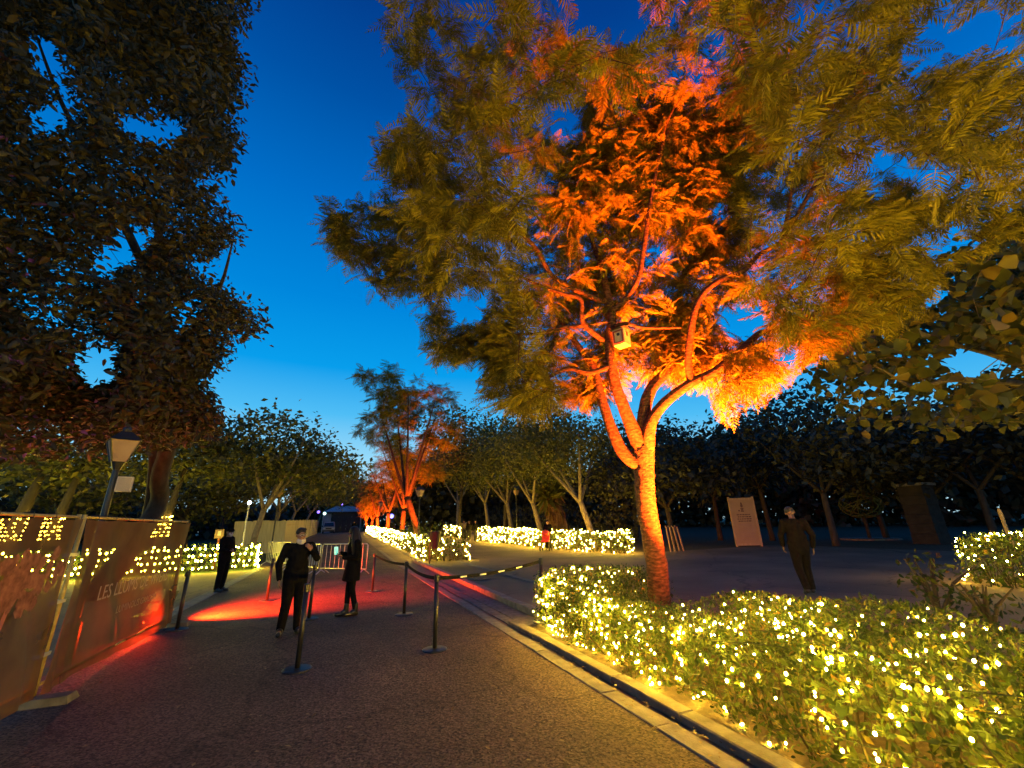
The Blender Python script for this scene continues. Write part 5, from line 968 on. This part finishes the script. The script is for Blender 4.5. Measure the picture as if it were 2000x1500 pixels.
    t = MB(); c = t.capsule; fat = J.get('leg', 1.0)
    c(D['hpr'] + (0, 0, .06), .118, D['hpl'] + (0, 0, .06), .118)
    c(D['pel'] - (0, 0, .05), .145 * sw, D['pel'] + (0, 0, .14), .14 * sw)
    for q in 'rl': c(D['hp' + q], .106 * fat, D['kn' + q], .076 * fat); c(D['kn' + q], .074 * fat, D['an' + q] + (0, 0, .01), .062 * fat)
    obj('trousers', remeshed(t, voxel, bot, 'trousers', 3), root, local=True)
    for q in 'rl':
        t = MB(); a = D['an' + q]; f = D['to' + q]; t.capsule(a - (0, 0, .01), .052, a + (f - a) * .35 + (0, 0, .0), .05); t.capsule(a + (0, -.03, -.045), .042, f + (0, .01, .006), .04); 
        if fem: t.capsule(a, .055, a + (0, 0, .12), .055)
        obj('shoe', remeshed(t, voxel * .8, M_SHOE, 'shoe', 2), root, local=True)
    # hair, face
    t = MB(); h = hd + up * .02
    if fem:
        t.ball(h - look * .014 + up * .012, (.1, .104, .106), 16, 12)
        for k in np.linspace(-1, 1, 7): a = k * 1.5; o_ = -look * math.cos(a) + side * math.sin(a); t.capsule(h + o_ * .07, .05, h + o_ * .135 - np.array([0, 0, .24]), .066); t.capsule(h + o_ * .135 - np.array([0, 0, .24]), .066, h + o_ * .15 - np.array([0, 0, .46]) , .035)
    elif J.get('cap'):
        t.ball(h - look * .008 + up * .03, (.098, .1, .08), 16, 12); t.capsule(h + look * .08 + up * .045 + side * .05, .014, h + look * .08 + up * .045 - side * .05, .014)
    else:
        t.ball(h - look * .022 + up * .02, (.09, .094, .092), 16, 12); t.capsule(h + look * .015 + up * .075 + side * .05, .03, h + look * .015 + up * .075 - side * .05, .03)
    hm = J.get('hair', M_HAIR); o = obj('cap' if J.get('cap') else 'hair', remeshed(t, voxel * .8, hm, 'hair', 3), root, local=True)
    if voxel < .02:
        for s in (-1, 1):
            t = MB(); e = hd + look * .079 + side * s * .033 + up * .014; t.ball(e, (.011, .011, .008), 8, 6); obj('eye', t.mesh('eye', M_GLASS), root, local=True)
            t = MB(); t.capsule(hd + look * .082 + side * s * .018 + up * .034, .005, hd + look * .077 + side * s * .05 + up * .034, .005, 6); obj('eyebrow', t.mesh('eyebrow', M_HAIR), root, local=True)
        t = MB(); t.capsule(hd + look * .083 + side * .022 - up * .052, .007, hd + look * .083 - side * .022 - up * .052, .007, 6); obj('mouth', t.mesh('mouth', mat('lips', (.3, .12, .1), None, 9)), root, local=True)
    if J.get('mask') == 'chin':
        t = MB(); t.capsule(hd + look * .03 - up * .098 + side * .04, .045, hd + look * .03 - up * .098 - side * .04, .045); t.capsule(hd + look * .052 - up * .092, .045, hd + look * .045 - up * .135, .05); obj('face_mask', remeshed(t, voxel * .8, M_MASK, 'face_mask', 2), root, local=True)
    elif J.get('mask') == 'on':
        t = MB(); t.capsule(hd + look * .075 - up * .02, .034, hd + look * .06 - up * .085, .038); t.capsule(hd + look * .045 - up * .04 + side * .045, .036, hd + look * .045 - up * .04 - side * .045, .036); obj('face_mask', remeshed(t, voxel * .8, M_MASK, 'face_mask', 2), root, local=True)
    if J.get('glasses'):
        t = MB()
        for s in (-1, 1): tt = np.linspace(0, 2 * math.pi, 14); cc = hd + look * .096 + side * s * .034 + up * .012; t.tube([cc + side * .026 * math.cos(a) + up * .018 * math.sin(a) for a in tt], .003, 5, caps=False); t.tube([cc + side * s * .026, hd + side * s * .09 + up * .018], .0025, 5)
        t.tube([hd + look * .1 + side * .008 + up * .014, hd + look * .1 - side * .008 + up * .014], .003, 5); obj('glasses', t.mesh('glasses', M_STEEL), root, local=True)
    return root
def facing(loc, px_dir):  # rotation so that local +Y looks along a world direction
    return math.atan2(-px_dir[0], px_dir[1])
TOCAM = lambda p: -np.array([p[0], p[1]]) / np.hypot(p[0], p[1])
def rot2(v, a): a = math.radians(a); return np.array([v[0] * math.cos(a) - v[1] * math.sin(a), v[0] * math.sin(a) + v[1] * math.cos(a)])
m1 = G(563, 1239)
person(m1, facing(m1, rot2(TOCAM(m1), 12)), 'person in a dark sweater and pulled down white mask, hand raised to the chest', dict(mask='chin', glasses=True, look=(-.3, 1, 0), top=M_CLOTH, bot=M_CLOTH, leg=1.12, j=dict(shr=(.2, 0, 1.41), shl=(-.2, 0, 1.41), elr=(.29, -.03, 1.13), wrr=(.27, .06, .88), hdr=(-.05, .3, -1), ell=(-.31, .06, 1.19), wrl=(-.17, .2, 1.33), hdl=(.45, .1, .6), nbl=(-.3, .9, .2), anr=(.13, -.02, .09), anl=(-.12, .03, .09), tor=(.19, .15, .035), tol=(-.15, .2, .035))), 'man', .011, .955)
m2 = G(682, 1203)
person(m2, facing(m2, rot2(TOCAM(m2), -78)), 'person with long dark hair and a dark coat looking at a lit phone', dict(hem=.66, topname='coat', leg=.8, look=(0, 1, -.35), top=M_CLOTH, bot=M_CLOTH, j=dict(head=(0, .05, 1.6), shr=(.165, 0, 1.4), shl=(-.165, 0, 1.4), elr=(.2, .03, 1.13), wrr=(.1, .27, 1.2), hdr=(-.15, .8, .35), nbr=(.4, .2, -.8), ell=(-.2, -.02, 1.12), wrl=(-.08, .24, 1.12), hdl=(.3, .8, .3), nbl=(-.3, .2, -.8), hpr=(.075, 0, .93), hpl=(-.075, 0, .93), knr=(.07, .05, .5), knl=(-.06, .0, .5), anr=(.06, .06, .09), anl=(-.05, -.1, .09), tor=(.07, .23, .035), tol=(-.05, .07, .035))), 'woman', .011, .955)
def phone():
    f = rot2(TOCAM(m2), -78); p = np.array([m2[0], m2[1], 0]) + np.array([f[0] * .36, f[1] * .36, 1.2]); root = empty('phone', p, 'phone with a glowing cyan screen held by the woman', 'phone'); dirc = np.array([-m2[0], -m2[1], 0]) ; dirc /= np.linalg.norm(dirc)
    q = unit(dirc * .9 + np.array([f[0], f[1], 0]) * -.35 + (0, 0, .25)); Rm = frames(q[None], np.array([[0, 0, 1.0]]))[0]
    obj('case', MB().box((0, 0, 0), (.009, .085, .16), Rm).mesh('case', M_BLACK), root, local=True); obj('screen', MB().box(q * .0055, (.002, .078, .15), Rm).mesh('screen', glow('phone screen', (.0, .8, .75), .8)), root, local=True)
phone()
m3 = G(427, 1156)
person(m3, facing(m3, rot2(TOCAM(m3), 55)), 'person in dark clothes and cap standing by the left lit hedge', dict(mask='on', cap=True, hair=M_CLOTH, look=(0, 1, 0), top=M_CLOTH, bot=M_CLOTH, leg=1.05, j=dict(elr=(.25, .03, 1.13), wrr=(.06, .2, 1.05), hdr=(-1, .2, .1), nbr=(0, 1, .2), ell=(-.25, .03, 1.13), wrl=(-.04, .22, 1.08), hdl=(1, .1, 0), nbl=(0, 1, .2))), 'man', .013, 1.0)
m4 = G(1582, 1163)
person(m4, facing(m4, unit(np.array([[CR[0] * .3 + .37, CR[1] * .3 + .93]]))[0]), 'person seen from behind walking away across the plaza at the right', dict(hair=M_GREYHAIR, look=(.25, 1, -.1), top=M_OLIVE, bot=M_OLIVE, leg=1.05, topname='jacket', j=dict(pel=(0, .0, .95), chest=(0, .04, 1.28), head=(0, .08, 1.59), hpr=(.09, 0, .93), hpl=(-.09, 0, .93), knr=(.1, .16, .52), knl=(-.1, -.04, .5), anr=(.1, .1, .12), anl=(-.1, -.26, .17), tor=(.11, .27, .035), tol=(-.1, -.12, .06), elr=(.27, -.08, 1.14), wrr=(.26, .02, .9), ell=(-.27, .06, 1.14), wrl=(-.24, .18, .93))), 'man', .013, 1.06)
p5 = G(1072, 1074)
person(p5, facing(p5, np.array([-.6, -.8])), 'person in black pushing a pushchair along the long hedge', dict(top=M_CLOTH, bot=M_CLOTH, j=dict(wrr=(.15, .42, 1.0), hdr=(0, 1, -.2), wrl=(-.15, .42, 1.0), hdl=(0, 1, -.2), elr=(.24, .12, 1.13), ell=(-.24, .12, 1.13))), 'man', .022, 1.0)
def pushchair():
    b = p5 + np.array([-.55, -.75, 0]); root = empty('pushchair', b, 'pushchair with a red seat in front of the long lit hedge', 'pushchair', None, math.atan2(.6, -.8))
    mb = MB(); 
    for s in (-1, 1): mb.tube([(s * .25, -.55, 1.0), (s * .25, -.2, .75), (s * .27, .35, .18)], .016, 6); mb.tube([(s * .25, .2, .5), (s * .27, -.3, .18)], .016, 6)
    mb.tube([(-.25, -.55, 1.0), (.25, -.55, 1.0)], .018, 6); obj('frame', mb.mesh('frame', M_BLACK), root, local=True); obj('seat', MB().box((0, .05, .55), (.42, .4, .1)).box((0, -.15, .78), (.42, .1, .5)).mesh('seat', M_RED), root, local=True); obj('hood', MB().ball((0, -.05, .98), (.25, .3, .2), 10, 6).mesh('hood', M_RED), root, local=True)
    for x in (-.28, .28):
        for y in (.36, -.32): obj('wheel', MB().tube([(x - .02, y, .13), (x + .02, y, .13)], .13, 12).mesh('wheel', M_TYRE), root, local=True)
pushchair()
for px, py, a, lab, top in [(916, 1057, 10, 'far walker in brown in the gap of the long hedge', M_OLIVE), (906, 1054, 160, 'far walker in pale clothes left of the one in brown', mat('tan cloth', (.2, .15, .1), None, 9, .9)), (928, 1058, 30, 'far walker in dark clothes beside the long hedge end', M_CLOTH), (690, 1043, 0, 'far figure standing before the dark pavilion', M_CLOTH)]:
    p = G(px, py); f = rot2(TOCAM(p), a); st = dict(top=top, bot=M_CLOTH2, j=dict(knr=(.1, .12, .5), anr=(.1, .12, .1), tor=(.1, .28, .04), anl=(-.1, -.18, .12), tol=(-.1, -.03, .04))); person(p, facing(p, f), lab, st, 'man', .03, 1.0)
print('objects', len(bpy.data.objects))
